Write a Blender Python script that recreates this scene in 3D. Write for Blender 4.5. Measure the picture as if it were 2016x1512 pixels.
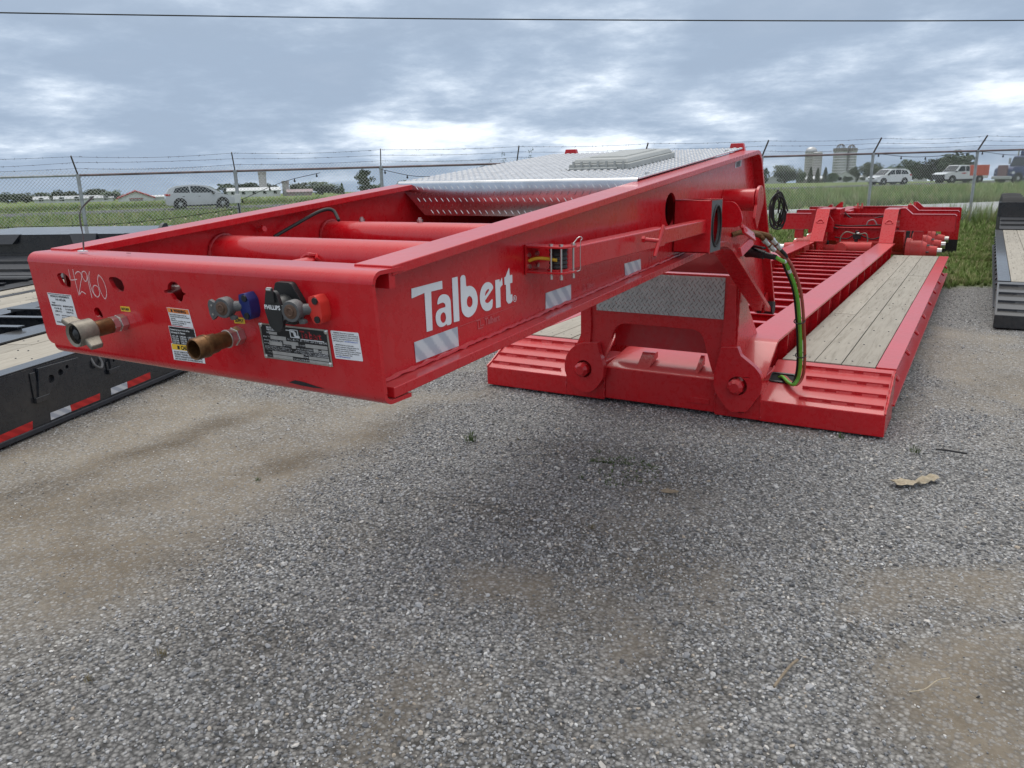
import bpy, bmesh, math, random
import numpy as np
from mathutils import Vector, Matrix, noise
from mathutils.geometry import tessellate_polygon
random.seed(7); rng = np.random.default_rng(7)
R = math.radians
scene = bpy.context.scene
for o in list(bpy.data.objects): bpy.data.objects.remove(o)

# ------------------------------------------------------------------ camera
F_PX, PITCH, ROLL, YAW, CAM_H = 1540.5, 15.055, 1.1976, 30.874, 1.7
def cam_axes():
    p, r, y = R(PITCH), R(ROLL), R(YAW)
    f = Vector((-math.sin(y)*math.cos(p), math.cos(y)*math.cos(p), -math.sin(p)))
    rt = Vector((math.cos(y), math.sin(y), 0)); up = rt.cross(f)
    rr = math.cos(r)*rt - math.sin(r)*up
    return rr, rr.cross(f), f
CR, CU, CF = cam_axes(); CP = Vector((0, 0, CAM_H))
cd = bpy.data.cameras.new('camera'); cam = bpy.data.objects.new('camera', cd)
scene.collection.objects.link(cam); scene.camera = cam
cam.matrix_world = Matrix(((CR.x, CU.x, -CF.x, 0), (CR.y, CU.y, -CF.y, 0), (CR.z, CU.z, -CF.z, CAM_H), (0, 0, 0, 1)))
cd.sensor_fit = 'HORIZONTAL'; cd.sensor_width = 36; cd.lens = F_PX/2016*36
cd.clip_start = 0.05; cd.clip_end = 6000

# ------------------------------------------------------------------ sky, sun, exposure
SUN_EL, SUN_AZ = 66, 318        # degrees; azimuth measured from +Y clockwise (sun behind cloud, ahead and to the left)
world = bpy.data.worlds.new('World'); scene.world = world; world.use_nodes = True
nt = world.node_tree; nt.nodes.clear()
def N(t, kind, **kw):
    n = t.nodes.new(kind)
    for k, v in kw.items(): setattr(n, k, v)
    return n
def L(t, a, b): t.links.new(a, b)
def M(t, op, a, b=None, c=None, clamp=False):
    n = t.nodes.new('ShaderNodeMath'); n.operation = op; n.use_clamp = clamp
    for i, v in enumerate((a, b, c)):
        if v is None: continue
        if isinstance(v, (int, float)): n.inputs[i].default_value = v
        else: t.links.new(v, n.inputs[i])
    return n.outputs[0]
def ramp(t, fac, stops, interp='LINEAR'):
    n = t.nodes.new('ShaderNodeValToRGB'); cr = n.color_ramp; cr.interpolation = interp
    while len(cr.elements) > 1: cr.elements.remove(cr.elements[-1])
    for i, (p, c) in enumerate(stops):
        e = cr.elements[0] if i == 0 else cr.elements.new(p)
        e.position = p; e.color = (c[0], c[1], c[2], 1) if isinstance(c, (tuple, list)) else (c, c, c, 1)
    if fac is not None: t.links.new(fac, n.inputs[0])
    return n.outputs[0]
def noise_tex(t, vec, scale, detail=4, rough=.5, dist=0, lac=2.0):
    n = t.nodes.new('ShaderNodeTexNoise'); n.inputs['Scale'].default_value = scale
    n.inputs['Detail'].default_value = detail; n.inputs['Roughness'].default_value = rough
    n.inputs['Distortion'].default_value = dist; n.inputs['Lacunarity'].default_value = lac
    if vec is not None: t.links.new(vec, n.inputs['Vector'])
    return n.outputs['Fac']
def mixc(t, fac, a, b, mode='MIX'):
    n = t.nodes.new('ShaderNodeMix'); n.data_type = 'RGBA'; n.blend_type = mode
    for s, v in ((n.inputs[0], fac), (n.inputs[6], a), (n.inputs[7], b)):
        if isinstance(v, (int, float)): s.default_value = v
        elif isinstance(v, (tuple, list)): s.default_value = (v[0], v[1], v[2], 1)
        else: t.links.new(v, s)
    return n.outputs[2]
sky = N(nt, 'ShaderNodeTexSky', sky_type='NISHITA', sun_disc=False)
sky.sun_elevation = R(SUN_EL); sky.sun_rotation = R(SUN_AZ); sky.air_density = 1.2; sky.dust_density = 1.0; sky.ozone_density = 1.5
tc = N(nt, 'ShaderNodeTexCoord'); sep = N(nt, 'ShaderNodeSeparateXYZ'); L(nt, tc.outputs['Generated'], sep.inputs[0])
zpos = M(nt, 'MAXIMUM', sep.outputs[2], -0.05)
zz = M(nt, 'ADD', zpos, 0.19)
px_ = M(nt, 'DIVIDE', sep.outputs[0], zz); py_ = M(nt, 'DIVIDE', sep.outputs[1], zz)
cmb = N(nt, 'ShaderNodeCombineXYZ'); L(nt, px_, cmb.inputs[0]); L(nt, py_, cmb.inputs[1]); cmb.inputs[2].default_value = 5.1
big = noise_tex(nt, cmb.outputs[0], 0.62, 2, .5, .2)
med = noise_tex(nt, cmb.outputs[0], 2.1, 9, .58, .12)
fin = noise_tex(nt, cmb.outputs[0], 7.5, 6, .62, .1)
dens = M(nt, 'ADD', M(nt, 'ADD', M(nt, 'MULTIPLY', big, .80), M(nt, 'MULTIPLY', med, .92)), M(nt, 'MULTIPLY', fin, .22))   # about 0.98 on average
# relief: the side of each billow that faces the sun is lighter
off = N(nt, 'ShaderNodeVectorMath', operation='ADD'); L(nt, cmb.outputs[0], off.inputs[0]); off.inputs[1].default_value = (-.075, .12, .0)
med2 = noise_tex(nt, off.outputs[0], 2.1, 9, .58, .12)
dens = M(nt, 'ADD', dens, M(nt, 'MULTIPLY', M(nt, 'SUBTRACT', med2, med), .42))
# the cloud deck thins out towards the horizon, where light comes in below it
thin = ramp(nt, zpos, [(.0, .0), (.035, .045), (.075, .0)])
dn = M(nt, 'SUBTRACT', M(nt, 'SUBTRACT', dens, thin), 0.425, clamp=True)
# thick cloud is seen from below as grey-blue, thin cloud lets the light through
ccol = ramp(nt, dn, [(0.26, (.76, .80, .845)), (0.36, (.575, .64, .72)), (0.43, (.395, .465, .56)), (0.52, (.285, .355, .455)), (0.64, (.235, .30, .395)), (0.80, (.28, .345, .44))], 'B_SPLINE')
cov = ramp(nt, dn, [(0.16, 0.6), (0.26, 1.0)])
# an overcast sky grows whiter and brighter towards the zenith
lum = N(nt, 'ShaderNodeRGBToBW'); L(nt, ccol, lum.inputs[0])
ccol = mixc(nt, M(nt, 'MULTIPLY', M(nt, 'MAXIMUM', M(nt, 'SUBTRACT', sep.outputs[2], .14), 0.0), 1.7, clamp=True), ccol, mixc(nt, 1.0, lum.outputs[0], (1.0, 1.0, 1.0), 'MULTIPLY'))
zen = M(nt, 'ADD', M(nt, 'MULTIPLY', M(nt, 'MAXIMUM', M(nt, 'SUBTRACT', sep.outputs[2], .16), 0.0), 2.0), 1.0)
b1 = N(nt, 'ShaderNodeBackground'); L(nt, sky.outputs[0], b1.inputs[0]); b1.inputs[1].default_value = 0.09
b2 = N(nt, 'ShaderNodeBackground'); L(nt, ccol, b2.inputs[0]); L(nt, zen, b2.inputs[1])
mx = N(nt, 'ShaderNodeMixShader'); L(nt, cov, mx.inputs[0]); L(nt, b1.outputs[0], mx.inputs[1]); L(nt, b2.outputs[0], mx.inputs[2])
wo = N(nt, 'ShaderNodeOutputWorld'); L(nt, mx.outputs[0], wo.inputs[0])
sd = bpy.data.lights.new('sun', 'SUN'); sd.energy = 0.75; sd.angle = R(32); sd.color = (1, .96, .9)
sun = bpy.data.objects.new('sun', sd); scene.collection.objects.link(sun)
a_ = R(SUN_AZ); sdir = Vector((math.sin(a_)*math.cos(R(SUN_EL)), math.cos(a_)*math.cos(R(SUN_EL)), math.sin(R(SUN_EL))))
sun.rotation_euler = sdir.to_track_quat('Z', 'Y').to_euler(); sun.location = (0, 0, 30)
vs = scene.view_settings; vs.view_transform = 'Standard'; vs.look = 'None'; vs.exposure = 0.62; vs.gamma = 1; vs.use_curve_mapping = False
scene.render.engine = 'CYCLES'; scene.render.resolution_x = 1024; scene.render.resolution_y = 768

# ------------------------------------------------------------------ pixel -> place
def ray(x, y): return CF + (x-1008)/F_PX*CR - (y-756)/F_PX*CU
def at(x, y, X=None, Y=None, z=None):
    d = ray(x, y)
    t = (z-CAM_H)/d.z if z is not None else (X/d.x if X is not None else Y/d.y)
    return CP + t*d
def at_plane(x, y, P, n):
    d = ray(x, y); n = Vector(n); return CP + d*(((Vector(P)-CP).dot(n))/d.dot(n))
def gz(x, y):
    d = math.hypot(x, y); lf = min(1, max(0, (math.degrees(math.atan2(y, x))-116)/14)) if y > -abs(x) else 1
    z = 0.0 if d < 28 else -0.45*((d-28)/92)**1.2 if d < 120 else -0.45-0.0172*(d-120)
    return z-.75*lf*min(1, max(0, (d-60)/60))
def at_dist(px, d, py=355):
    r = ray(px, py); h = Vector((r.x, r.y, 0)).normalized()*d
    return Vector((h.x, h.y, gz(h.x, h.y)))

# ------------------------------------------------------------------ materials
MATS = {}
def new_mat(name):
    m = bpy.data.materials.new(name); m.use_nodes = True; t = m.node_tree
    b = t.nodes['Principled BSDF']; MATS[name] = m; return m, t, b
def coords(t, kind='Object'): return t.nodes.new('ShaderNodeTexCoord').outputs[kind]
def geo_pos(t): return t.nodes.new('ShaderNodeNewGeometry').outputs['Position']
def bump(t, b, h, strength=.3, dist=.002):
    n = t.nodes.new('ShaderNodeBump'); n.inputs['Strength'].default_value = strength; n.inputs['Distance'].default_value = dist
    t.links.new(h, n.inputs['Height']); t.links.new(n.outputs[0], b.inputs['Normal'])
def vscale(t, v, s):
    n = t.nodes.new('ShaderNodeMapping'); n.inputs['Scale'].default_value = s; t.links.new(v, n.inputs[0]); return n.outputs[0]
def simple(name, col, rough=.5, metal=0, var=.12, vs_=8, coat=0, bmp=0, bscale=60):
    m, t, b = new_mat(name); p = geo_pos(t)
    f = noise_tex(t, p, vs_, 5, .6)
    dark = tuple(c*(1-var*1.3) for c in col); lite = tuple(min(1, c*(1+var)) for c in col)
    L(t, ramp(t, f, [(.3, dark), (.7, lite)]), b.inputs['Base Color'])
    b.inputs['Roughness'].default_value = rough; b.inputs['Metallic'].default_value = metal
    b.inputs['Coat Weight'].default_value = coat; b.inputs['Coat Roughness'].default_value = .12
    if bmp: bump(t, b, noise_tex(t, p, bscale, 3, .6), bmp, .003)
    return m
def paint(name, col, dust_sheen=(.30, .25, .21), dust_amt=.22, rough=.30, coat=.35, sheen_amt=.10):
    m, t, b = new_mat(name); p = geo_pos(t)
    n1 = noise_tex(t, p, 2.2, 6, .62); n2 = noise_tex(t, p, 26, 4, .65); n3 = noise_tex(t, vscale(t, p, (30, 30, 3)), 1.0, 4, .6)
    base = mixc(t, ramp(t, n1, [(.35, 0), (.75, 1)]), col, tuple(c*.86 for c in col))
    dm = M(t, 'MULTIPLY', ramp(t, M(t, 'ADD', M(t, 'MULTIPLY', n1, .55), M(t, 'MULTIPLY', n2, .45)), [(.42, 0), (.72, 1)]), dust_amt)
    spots = M(t, 'MULTIPLY', ramp(t, noise_tex(t, p, 95, 2, .5), [(.72, 0), (.78, 1)]), dust_amt*.9)
    streak = M(t, 'MULTIPLY', ramp(t, n3, [(.5, 0), (.8, 1)]), dust_amt*.35)
    scr = M(t, 'MULTIPLY', ramp(t, noise_tex(t, vscale(t, p, (9, 60, 140)), 1.0, 3, .6), [(.70, 0), (.74, 1)]), dust_amt*1.2)
    fac = M(t, 'ADD', M(t, 'ADD', M(t, 'ADD', dm, spots), scr), streak, clamp=True)
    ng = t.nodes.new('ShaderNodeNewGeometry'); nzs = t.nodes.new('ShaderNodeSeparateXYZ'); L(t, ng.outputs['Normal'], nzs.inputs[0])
    top_sheen = M(t, 'MULTIPLY', ramp(t, nzs.outputs[2], [(.75, 0), (.97, 1)]), M(t, 'MULTIPLY', M(t, 'ADD', M(t, 'MULTIPLY', n2, .5), .45), sheen_amt))      # level tops paled: dusty film plus sky sheen painted as colour
    fac = M(t, 'ADD', fac, top_sheen, clamp=True)
    L(t, mixc(t, fac, base, dust_sheen), b.inputs['Base Color'])
    L(t, M(t, 'ADD', M(t, 'MULTIPLY', n2, .16), M(t, 'ADD', M(t, 'MULTIPLY', fac, .6), rough-.08)), b.inputs['Roughness'])
    b.inputs['Coat Weight'].default_value = coat; b.inputs['Coat Roughness'].default_value = .09
    hb = M(t, 'ADD', M(t, 'MULTIPLY', noise_tex(t, p, 5.5, 2, .5), 2.5), M(t, 'MULTIPLY', noise_tex(t, p, 160, 2, .5), .16))
    bump(t, b, hb, .10, .004); b.inputs['Specular IOR Level'].default_value = .34
    return m
paint('red_paint', (.54, .005, .012), dust_sheen=(.50, .36, .35), dust_amt=.07, rough=.27, coat=.35, sheen_amt=.17)
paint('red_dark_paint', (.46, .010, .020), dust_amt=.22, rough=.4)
paint('black_paint', (.011, .014, .020), dust_sheen=(.16, .145, .125), dust_amt=.18, rough=.27, coat=.6, sheen_amt=.25)
paint('charcoal_step', (.026, .030, .038), dust_sheen=(.14, .14, .14), dust_amt=.25, rough=.45, coat=.1)
paint('pink_drum', (.66, .045, .045), dust_amt=.25, rough=.5, coat=.1)
simple('hole_dark', (.012, .012, .014), .8)  # near-black: painted shade of openings, also grease and a paint chip
simple('aluminium', (.60, .61, .63), .20, 1.0, .10, 14, bmp=.06, bscale=30)
simple('aluminium_dull', (.46, .455, .44), .42, .9, .12, 18, bmp=.12, bscale=40)
simple('galvanised', (.40, .42, .44), .55, .55, .2, 10)
simple('fence_wire', (.50, .52, .53), .5, .3, .15, 4)
simple('fence_rail', (.20, .15, .15), .65, .3, .35, 3)
simple('rust_arm', (.12, .10, .10), .7, .3, .3, 20)
simple('bright_metal', (.62, .61, .58), .28, .95, .1, 30)
simple('grey_cast', (.12, .122, .125), .55, .4, .2, 30, bmp=.3, bscale=200)
simple('wing_cast', (.22, .20, .165), .5, .5, .2, 40, bmp=.3, bscale=220)
simple('brass_old', (.15, .075, .030), .45, .7, .35, 45, bmp=.2, bscale=150)
simple('brown_seal', (.10, .055, .035), .7, 0, .2, 60)
simple('blue_plastic', (.012, .024, .14), .4)
simple('red_plastic', (.62, .04, .03), .4)
simple('black_plastic', (.016, .017, .018), .42, 0, .2, 30)
simple('rubber', (.012, .012, .013), .6, 0, .2, 40)
simple('green_hose', (.13, .42, .045), .4, 0, .12, 20)
simple('red_hose', (.36, .075, .05), .5, 0, .15, 20)
simple('grey_hatch', (.34, .355, .345), .5, 0, .07, 20)
simple('yellow_cable', (.60, .40, .03), .5)
simple('white_print', (.72, .74, .76), .45, 0, .04, 8)
simple('sticker_white', (.74, .76, .79), .4, 0, .04, 20)
simple('sticker_black', (.014, .014, .016), .35)
simple('sticker_orange', (.78, .24, .05), .4, 0, .05)
simple('sticker_yellow', (.82, .52, .04), .4, 0, .05)
simple('ink', (.016, .016, .018), .6)
simple('ink_blue', (.03, .10, .42), .6)
simple('ink_red', (.55, .03, .04), .5)
simple('ink_faint', (.55, .10, .11), .5)
simple('chalk', (.80, .56, .56), .9, 0, .2, 400)
simple('plate_field', (.42, .42, .41), .45, .4, .1, 60)
simple('dry_leaf', (.40, .34, .245), .85, 0, .2, 60)
simple('twig', (.26, .21, .15), .9, 0, .2, 60)
simple('bulb', (.72, .66, .45), .3)
simple('concrete', (.36, .37, .37), .85, 0, .12, 1.5)
simple('asphalt', (.060, .061, .064), .85, 0, .15, 1.2)
simple('barn_white', (.60, .62, .63), .7, 0, .06, .3)
simple('barn_red', (.30, .05, .05), .7, 0, .1, .3)
simple('shed_roof', (.42, .43, .44), .5, .2, .08, .3)
simple('shed_pink', (.34, .25, .26), .7, 0, .08, .3)
simple('stave', (.36, .352, .342), .8, 0, .12, .25)
simple('stave_dark', (.26, .245, .23), .8, 0, .12, .25)
simple('silo_steel', (.42, .43, .44), .4, .6, .05, .5)
simple('bark', (.09, .07, .05), .9, 0, .2, 6)
simple('car_silver', (.52, .535, .55), .28, .3, .03, 3, coat=.6)
simple('car_white', (.70, .72, .73), .3, 0, .03, 3, coat=.6)
simple('truck_orange', (.62, .10, .045), .5, 0, .08, 2)
simple('truck_blue', (.030, .045, .13), .3, .2, .05, 3, coat=.6)
simple('truck_grille', (.20, .12, .13), .45, .3, .2, 6)
simple('tyre', (.014, .014, .015), .8)
simple('rim', (.50, .51, .52), .35, .8)
simple('trim_black', (.018, .018, .020), .5)
simple('lamp_red', (.45, .012, .012), .25)
simple('lamp_clear', (.6, .62, .64), .15)
m, t, b = new_mat('car_glass'); b.inputs['Base Color'].default_value = (.018, .024, .030, 1); b.inputs['Roughness'].default_value = .06; b.inputs['IOR'].default_value = 1.5
def tape(name, col, col2):
    m, t, b = new_mat(name); p = geo_pos(t)
    w = t.nodes.new('ShaderNodeTexWave'); w.wave_type = 'BANDS'; w.bands_direction = 'DIAGONAL'; w.inputs['Scale'].default_value = 9; w.inputs['Distortion'].default_value = .6
    L(t, p, w.inputs['Vector'])
    f = M(t, 'ADD', M(t, 'MULTIPLY', w.outputs['Fac'], .6), M(t, 'MULTIPLY', noise_tex(t, p, 120, 2), .4))
    L(t, ramp(t, f, [(.35, col2), (.65, col)]), b.inputs['Base Color']); b.inputs['Roughness'].default_value = .3; b.inputs['Metallic'].default_value = .25
tape('tape_white', (.66, .69, .73), (.44, .48, .55)); tape('tape_red', (.62, .03, .03), (.45, .02, .022))
def wood(name, base, dark, axis):
    m, t, b = new_mat(name); p = coords(t)
    oi = t.nodes.new('ShaderNodeObjectInfo').outputs['Random']
    sc = (1.0, 16, 16) if axis == 0 else (16, 1.0, 16)
    off = t.nodes.new('ShaderNodeCombineXYZ'); L(t, M(t, 'MULTIPLY', oi, 31), off.inputs[0]); L(t, M(t, 'MULTIPLY', oi, 17), off.inputs[1])
    va = t.nodes.new('ShaderNodeVectorMath'); va.operation = 'ADD'; L(t, p, va.inputs[0]); L(t, off.outputs[0], va.inputs[1])
    g = noise_tex(t, vscale(t, va.outputs[0], sc), 2.4, 8, .65, .8); g2 = noise_tex(t, va.outputs[0], 3.5, 4, .6); fine = noise_tex(t, vscale(t, va.outputs[0], tuple(s*4 for s in sc)), 4, 3, .6)
    c = ramp(t, g, [(.3, dark), (.5, base), (.75, tuple(x*1.12 for x in base))])
    c = mixc(t, M(t, 'MULTIPLY', ramp(t, g2, [(.4, 0), (.75, 1)]), .35), c, tuple(x*.72 for x in base))
    hs = t.nodes.new('ShaderNodeHueSaturation'); L(t, c, hs.inputs['Color']); L(t, M(t, 'ADD', M(t, 'MULTIPLY', oi, .22), .88), hs.inputs['Value'])
    L(t, hs.outputs[0], b.inputs['Base Color']); b.inputs['Roughness'].default_value = .8
    bump(t, b, M(t, 'ADD', g, fine), .25, .002)
wood('plank_wood', (.34, .31, .26), (.21, .185, .145), 1)
wood('plank_wood_warm', (.36, .33, .275), (.26, .225, .175), 1)

# ------------------------------------------------------------------ mesh helpers
COL = scene.collection
def tag(o, label=None, cat=None, group=None, kind=None):
    if label: o['label'] = label
    if cat: o['category'] = cat
    if group: o['group'] = group
    if kind: o['kind'] = kind
    return o
def empty(name, loc=(0, 0, 0), rz=0, **kw):
    o = bpy.data.objects.new(name, None); o.empty_display_size = .2
    COL.objects.link(o); o.location = loc; o.rotation_euler = (0, 0, rz); return tag(o, **kw)
def root_of(o):
    while o.parent: o = o.parent
    return o
class MB:
    def __init__(s): s.bm = bmesh.new()
    def poly(s, pts):
        vs_ = [s.bm.verts.new(p) for p in pts]
        try: return s.bm.faces.new(vs_)
        except ValueError: return None
    def hexa(s, b4, t4):
        v = [s.bm.verts.new(p) for p in list(b4)+list(t4)]
        for f in ((3, 2, 1, 0), (4, 5, 6, 7), (0, 1, 5, 4), (1, 2, 6, 5), (2, 3, 7, 6), (3, 0, 4, 7)): s.bm.faces.new([v[i] for i in f])
        return s
    def box(s, a, b):
        x0, y0, z0 = [min(p, q) for p, q in zip(a, b)]; x1, y1, z1 = [max(p, q) for p, q in zip(a, b)]
        return s.hexa(((x0, y0, z0), (x1, y0, z0), (x1, y1, z0), (x0, y1, z0)), ((x0, y0, z1), (x1, y0, z1), (x1, y1, z1), (x0, y1, z1)))
    def obox(s, c, u, v, w):
        c, u, v, w = Vector(c), Vector(u), Vector(v), Vector(w)
        return s.hexa([c-u-v-w, c+u-v-w, c+u+v-w, c-u+v-w], [c-u-v+w, c+u-v+w, c+u+v+w, c-u+v+w])
    def bar(s, p0, p1, w, h, up=(0, 0, 1)):
        p0, p1 = Vector(p0), Vector(p1); d = (p1-p0); n = d.normalized(); x = n.cross(Vector(up)).normalized(); z = x.cross(n)
        return s.obox((p0+p1)/2, d/2, x*w/2, z*h/2)
    def cyl(s, p0, p1, r0, r1=None, n=16, caps=True):
        return s.lathe([(0, r0), (1, r0 if r1 is None else r1)], p0, p1, n, caps)
    def lathe(s, prof, p0, p1, n=16, caps=True):
        p0, p1 = Vector(p0), Vector(p1); d = (p1-p0); a = d.normalized()
        x = a.orthogonal().normalized(); y = a.cross(x); rings = []
        for k, r in prof:
            rings.append([s.bm.verts.new(p0+d*k+(x*math.cos(2*math.pi*i/n)+y*math.sin(2*math.pi*i/n))*max(r, 1e-5)) for i in range(n)])
        for A, B in zip(rings, rings[1:]):
            for i in range(n): s.bm.faces.new((A[i], A[(i+1) % n], B[(i+1) % n], B[i]))
        if caps: s.bm.faces.new(rings[0][::-1]); s.bm.faces.new(rings[-1])
        return s
    def tube(s, pts, r, n=8, caps=True):
        pts = [Vector(p) for p in pts]; rings = []; x = None
        for i, p in enumerate(pts):
            d = (pts[min(i+1, len(pts)-1)]-pts[max(i-1, 0)]).normalized()
            x = d.orthogonal().normalized() if x is None else (x-d*x.dot(d)).normalized()
            y = d.cross(x); rr = r[i] if isinstance(r, (list, tuple)) else r
            rings.append([s.bm.verts.new(p+(x*math.cos(2*math.pi*k/n)+y*math.sin(2*math.pi*k/n))*rr) for k in range(n)])
        for A, B in zip(rings, rings[1:]):
            for k in range(n): s.bm.faces.new((A[k], A[(k+1) % n], B[(k+1) % n], B[k]))
        if caps: s.bm.faces.new(rings[0][::-1]); s.bm.faces.new(rings[-1])
        return s
    def plate(s, loops, fn, d0, d1):
        """flat plate with holes: loops of 2D points, fn(a, b, d) -> point, between depths d0 and d1"""
        tris = tessellate_polygon([[Vector((a, b, 0)) for a, b in lp] for lp in loops])
        flat = [p for lp in loops for p in lp]
        A = [s.bm.verts.new(fn(a, b, d0)) for a, b in flat]; B = [s.bm.verts.new(fn(a, b, d1)) for a, b in flat]
        for tr in tris:
            for V, o in ((A, 1), (B, -1)):
                try: s.bm.faces.new([V[i] for i in tr][::o])
                except ValueError: pass
        k = 0
        for lp in loops:
            n = len(lp)
            for i in range(n):
                j = (i+1) % n; s.bm.faces.new((A[k+i], A[k+j], B[k+j], B[k+i]))
            k += n
        return s
    def prism_x(s, yz, x0, x1): return s.plate([yz], lambda a, b, d: (d, a, b), x0, x1)
    def prism_y(s, xz, y0, y1): return s.plate([xz], lambda a, b, d: (a, d, b), y0, y1)
    def prism_z(s, xy, z0, z1): return s.plate([xy], lambda a, b, d: (a, b, d), z0, z1)
    def flange(s, yz, th, x0, x1):
        """strip of thickness th following a line in the YZ plane (th to the left of travel)"""
        P = [Vector(p) for p in yz]; off = []
        for i in range(len(P)):
            a = (P[i]-P[i-1]).normalized() if i else None; b_ = (P[i+1]-P[i]).normalized() if i < len(P)-1 else None
            a = a or b_; b_ = b_ or a
            n = Vector((-(a.y+b_.y), a.x+b_.x)).normalized(); k = max(.35, n.dot(Vector((-a.y, a.x))))
            off.append(P[i]+n*th/k)
        for i in range(len(P)-1):
            q = [P[i], P[i+1], off[i+1], off[i]]
            A = [s.bm.verts.new((x0, p.x, p.y)) for p in q]; B = [s.bm.verts.new((x1, p.x, p.y)) for p in q]
            s.bm.faces.new((A[0], A[1], B[1], B[0])); s.bm.faces.new((A[2], A[3], B[3], B[2]))
            s.bm.faces.new(A[::-1]); s.bm.faces.new(B)
            if i == 0: s.bm.faces.new((A[3], A[0], B[0], B[3]))
            if i == len(P)-2: s.bm.faces.new((A[1], A[2], B[2], B[1]))
        return s
    def add_mesh(s, me, fn):
        vs_ = [s.bm.verts.new(fn(v.co)) for v in me.vertices]
        for p in me.polygons:
            try: s.bm.faces.new([vs_[i] for i in p.vertices])
            except ValueError: pass
        return s
    def obj(s, name, mat, parent=None, world=True, bevel=0, ang=35, seg=2, weld=True, label=None, cat=None, group=None, kind=None, keep=False):
        bm = s.bm
        if weld: bmesh.ops.remove_doubles(bm, verts=bm.verts, dist=1e-5)
        bmesh.ops.recalc_face_normals(bm, faces=bm.faces)
        if parent is not None and world:
            o_ = root_of(parent).location
            bmesh.ops.translate(bm, verts=bm.verts, vec=-Vector(o_))
        me = bpy.data.meshes.new(name); bm.to_mesh(me)
        if not keep: bm.free()
        for mm in (mat if isinstance(mat, (list, tuple)) else [mat]): me.materials.append(MATS[mm])
        for p in me.polygons: p.use_smooth = True
        me.set_sharp_from_angle(angle=R(ang))
        o = bpy.data.objects.new(name, me); COL.objects.link(o); o.parent = parent
        if bevel:
            md = o.modifiers.new('bevel', 'BEVEL'); md.width = bevel; md.segments = seg; md.limit_method = 'ANGLE'; md.angle_limit = R(50)
            md.use_clamp_overlap = True; md.harden_normals = True
        return tag(o, label, cat, group, kind)
def arc(c, r, a0, a1, n=8, ry=None):
    return [(c[0]+r*math.cos(R(a0+(a1-a0)*i/n)), c[1]+(ry or r)*math.sin(R(a0+(a1-a0)*i/n))) for i in range(n+1)]
def circle(c, r, n=20, ry=None): return [(c[0]+r*math.cos(2*math.pi*i/n), c[1]+(ry or r)*math.sin(2*math.pi*i/n)) for i in range(n)]
def fillet(pts, r, n=5, closed=False):
    out = []; P = [Vector(p[:2]) for p in pts]; m_ = len(P)
    rs = r if isinstance(r, (list, tuple)) else [r]*m_
    for i, p in enumerate(P):
        if rs[i] <= 0 or (not closed and i in (0, m_-1)): out.append(tuple(p)); continue
        a, b_ = (P[i-1]-p), (P[(i+1) % m_]-p); k = min(rs[i], a.length*.45, b_.length*.45)
        A, B = p+a.normalized()*k, p+b_.normalized()*k
        for j in range(n+1):
            q = j/n; out.append(tuple((1-q)**2*A+2*q*(1-q)*p+q*q*B))
    return out
def spline(pts, n=8):
    """Catmull-Rom through the points"""
    P = [Vector(p) for p in pts]; P = [P[0]*2-P[1]]+P+[P[-1]*2-P[-2]]; out = []
    for i in range(1, len(P)-2):
        for j in range(n):
            t_ = j/n; a, b_, c, d = P[i-1], P[i], P[i+1], P[i+2]
            out.append(.5*((2*b_)+(c-a)*t_+(2*a-5*b_+4*c-d)*t_**2+(-a+3*b_-3*c+d)*t_**3))
    return out+[P[-2]]
def text_mesh(body, bold=0.0, res=2, spacing=1.0):
    cu = bpy.data.curves.new('txt', 'FONT'); cu.body = body; cu.size = 1; cu.resolution_u = res; cu.offset = bold; cu.space_character = spacing
    ob = bpy.data.objects.new('txt', cu); me = bpy.data.meshes.new_from_object(ob)
    bpy.data.objects.remove(ob); bpy.data.curves.remove(cu); return me
def text_into(mb, body, fn, x, y, h, w=None, align='L', bold=.012):
    """letters of cap height h at (x, y) of a 2D frame fn(a, b); squeezed to width w when given"""
    if not body.strip(): return
    me = text_mesh(body, bold)
    if not len(me.vertices): return
    xs = [v.co.x for v in me.vertices]; x0, x1 = min(xs), max(xs); k = h/.69
    kx = k if w is None else w/(x1-x0); wd = (x1-x0)*kx
    ox = x-(0 if align == 'L' else wd/2 if align == 'C' else wd)
    mb.add_mesh(me, lambda c: fn(ox+(c.x-x0)*kx, y+c.y*k)); bpy.data.meshes.remove(me)
def lugs(mb, fn, w, h, pitch=.036, ln=.036, wd=.0085, ht=.0055, inside=None):
    """raised tread pattern of diamond plate over a w x h rectangle; fn(a, b, n) -> point"""
    nx, ny = int(w/pitch), int(h/(pitch*.72))
    for i in range(nx):
        for j in range(ny):
            a, b_ = (i+(.75 if j % 2 else .25))*w/nx, (j+.5)*h/ny
            if inside and not inside(a, b_): continue
            s_ = 1 if j % 2 else -1; u = Vector((math.cos(R(55*s_)), math.sin(R(55*s_)))); v = Vector((-u.y, u.x)); c = Vector((a, b_))
            e = [c-u*ln/2, c-v*wd/2, c+u*ln/2, c+v*wd/2]
            q = [mb.bm.verts.new(fn(p.x, p.y, .0002)) for p in e]
            tp = [mb.bm.verts.new(fn(p.x, p.y, ht)) for p in (c-u*ln*.28, c+u*ln*.28)]
            for f in ((q[0], q[1], tp[0]), (q[1], tp[1], tp[0]), (q[1], q[2], tp[1]), (q[2], q[3], tp[1]), (q[3], tp[0], tp[1]), (q[3], q[0], tp[0])): mb.bm.faces.new(f)
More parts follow.
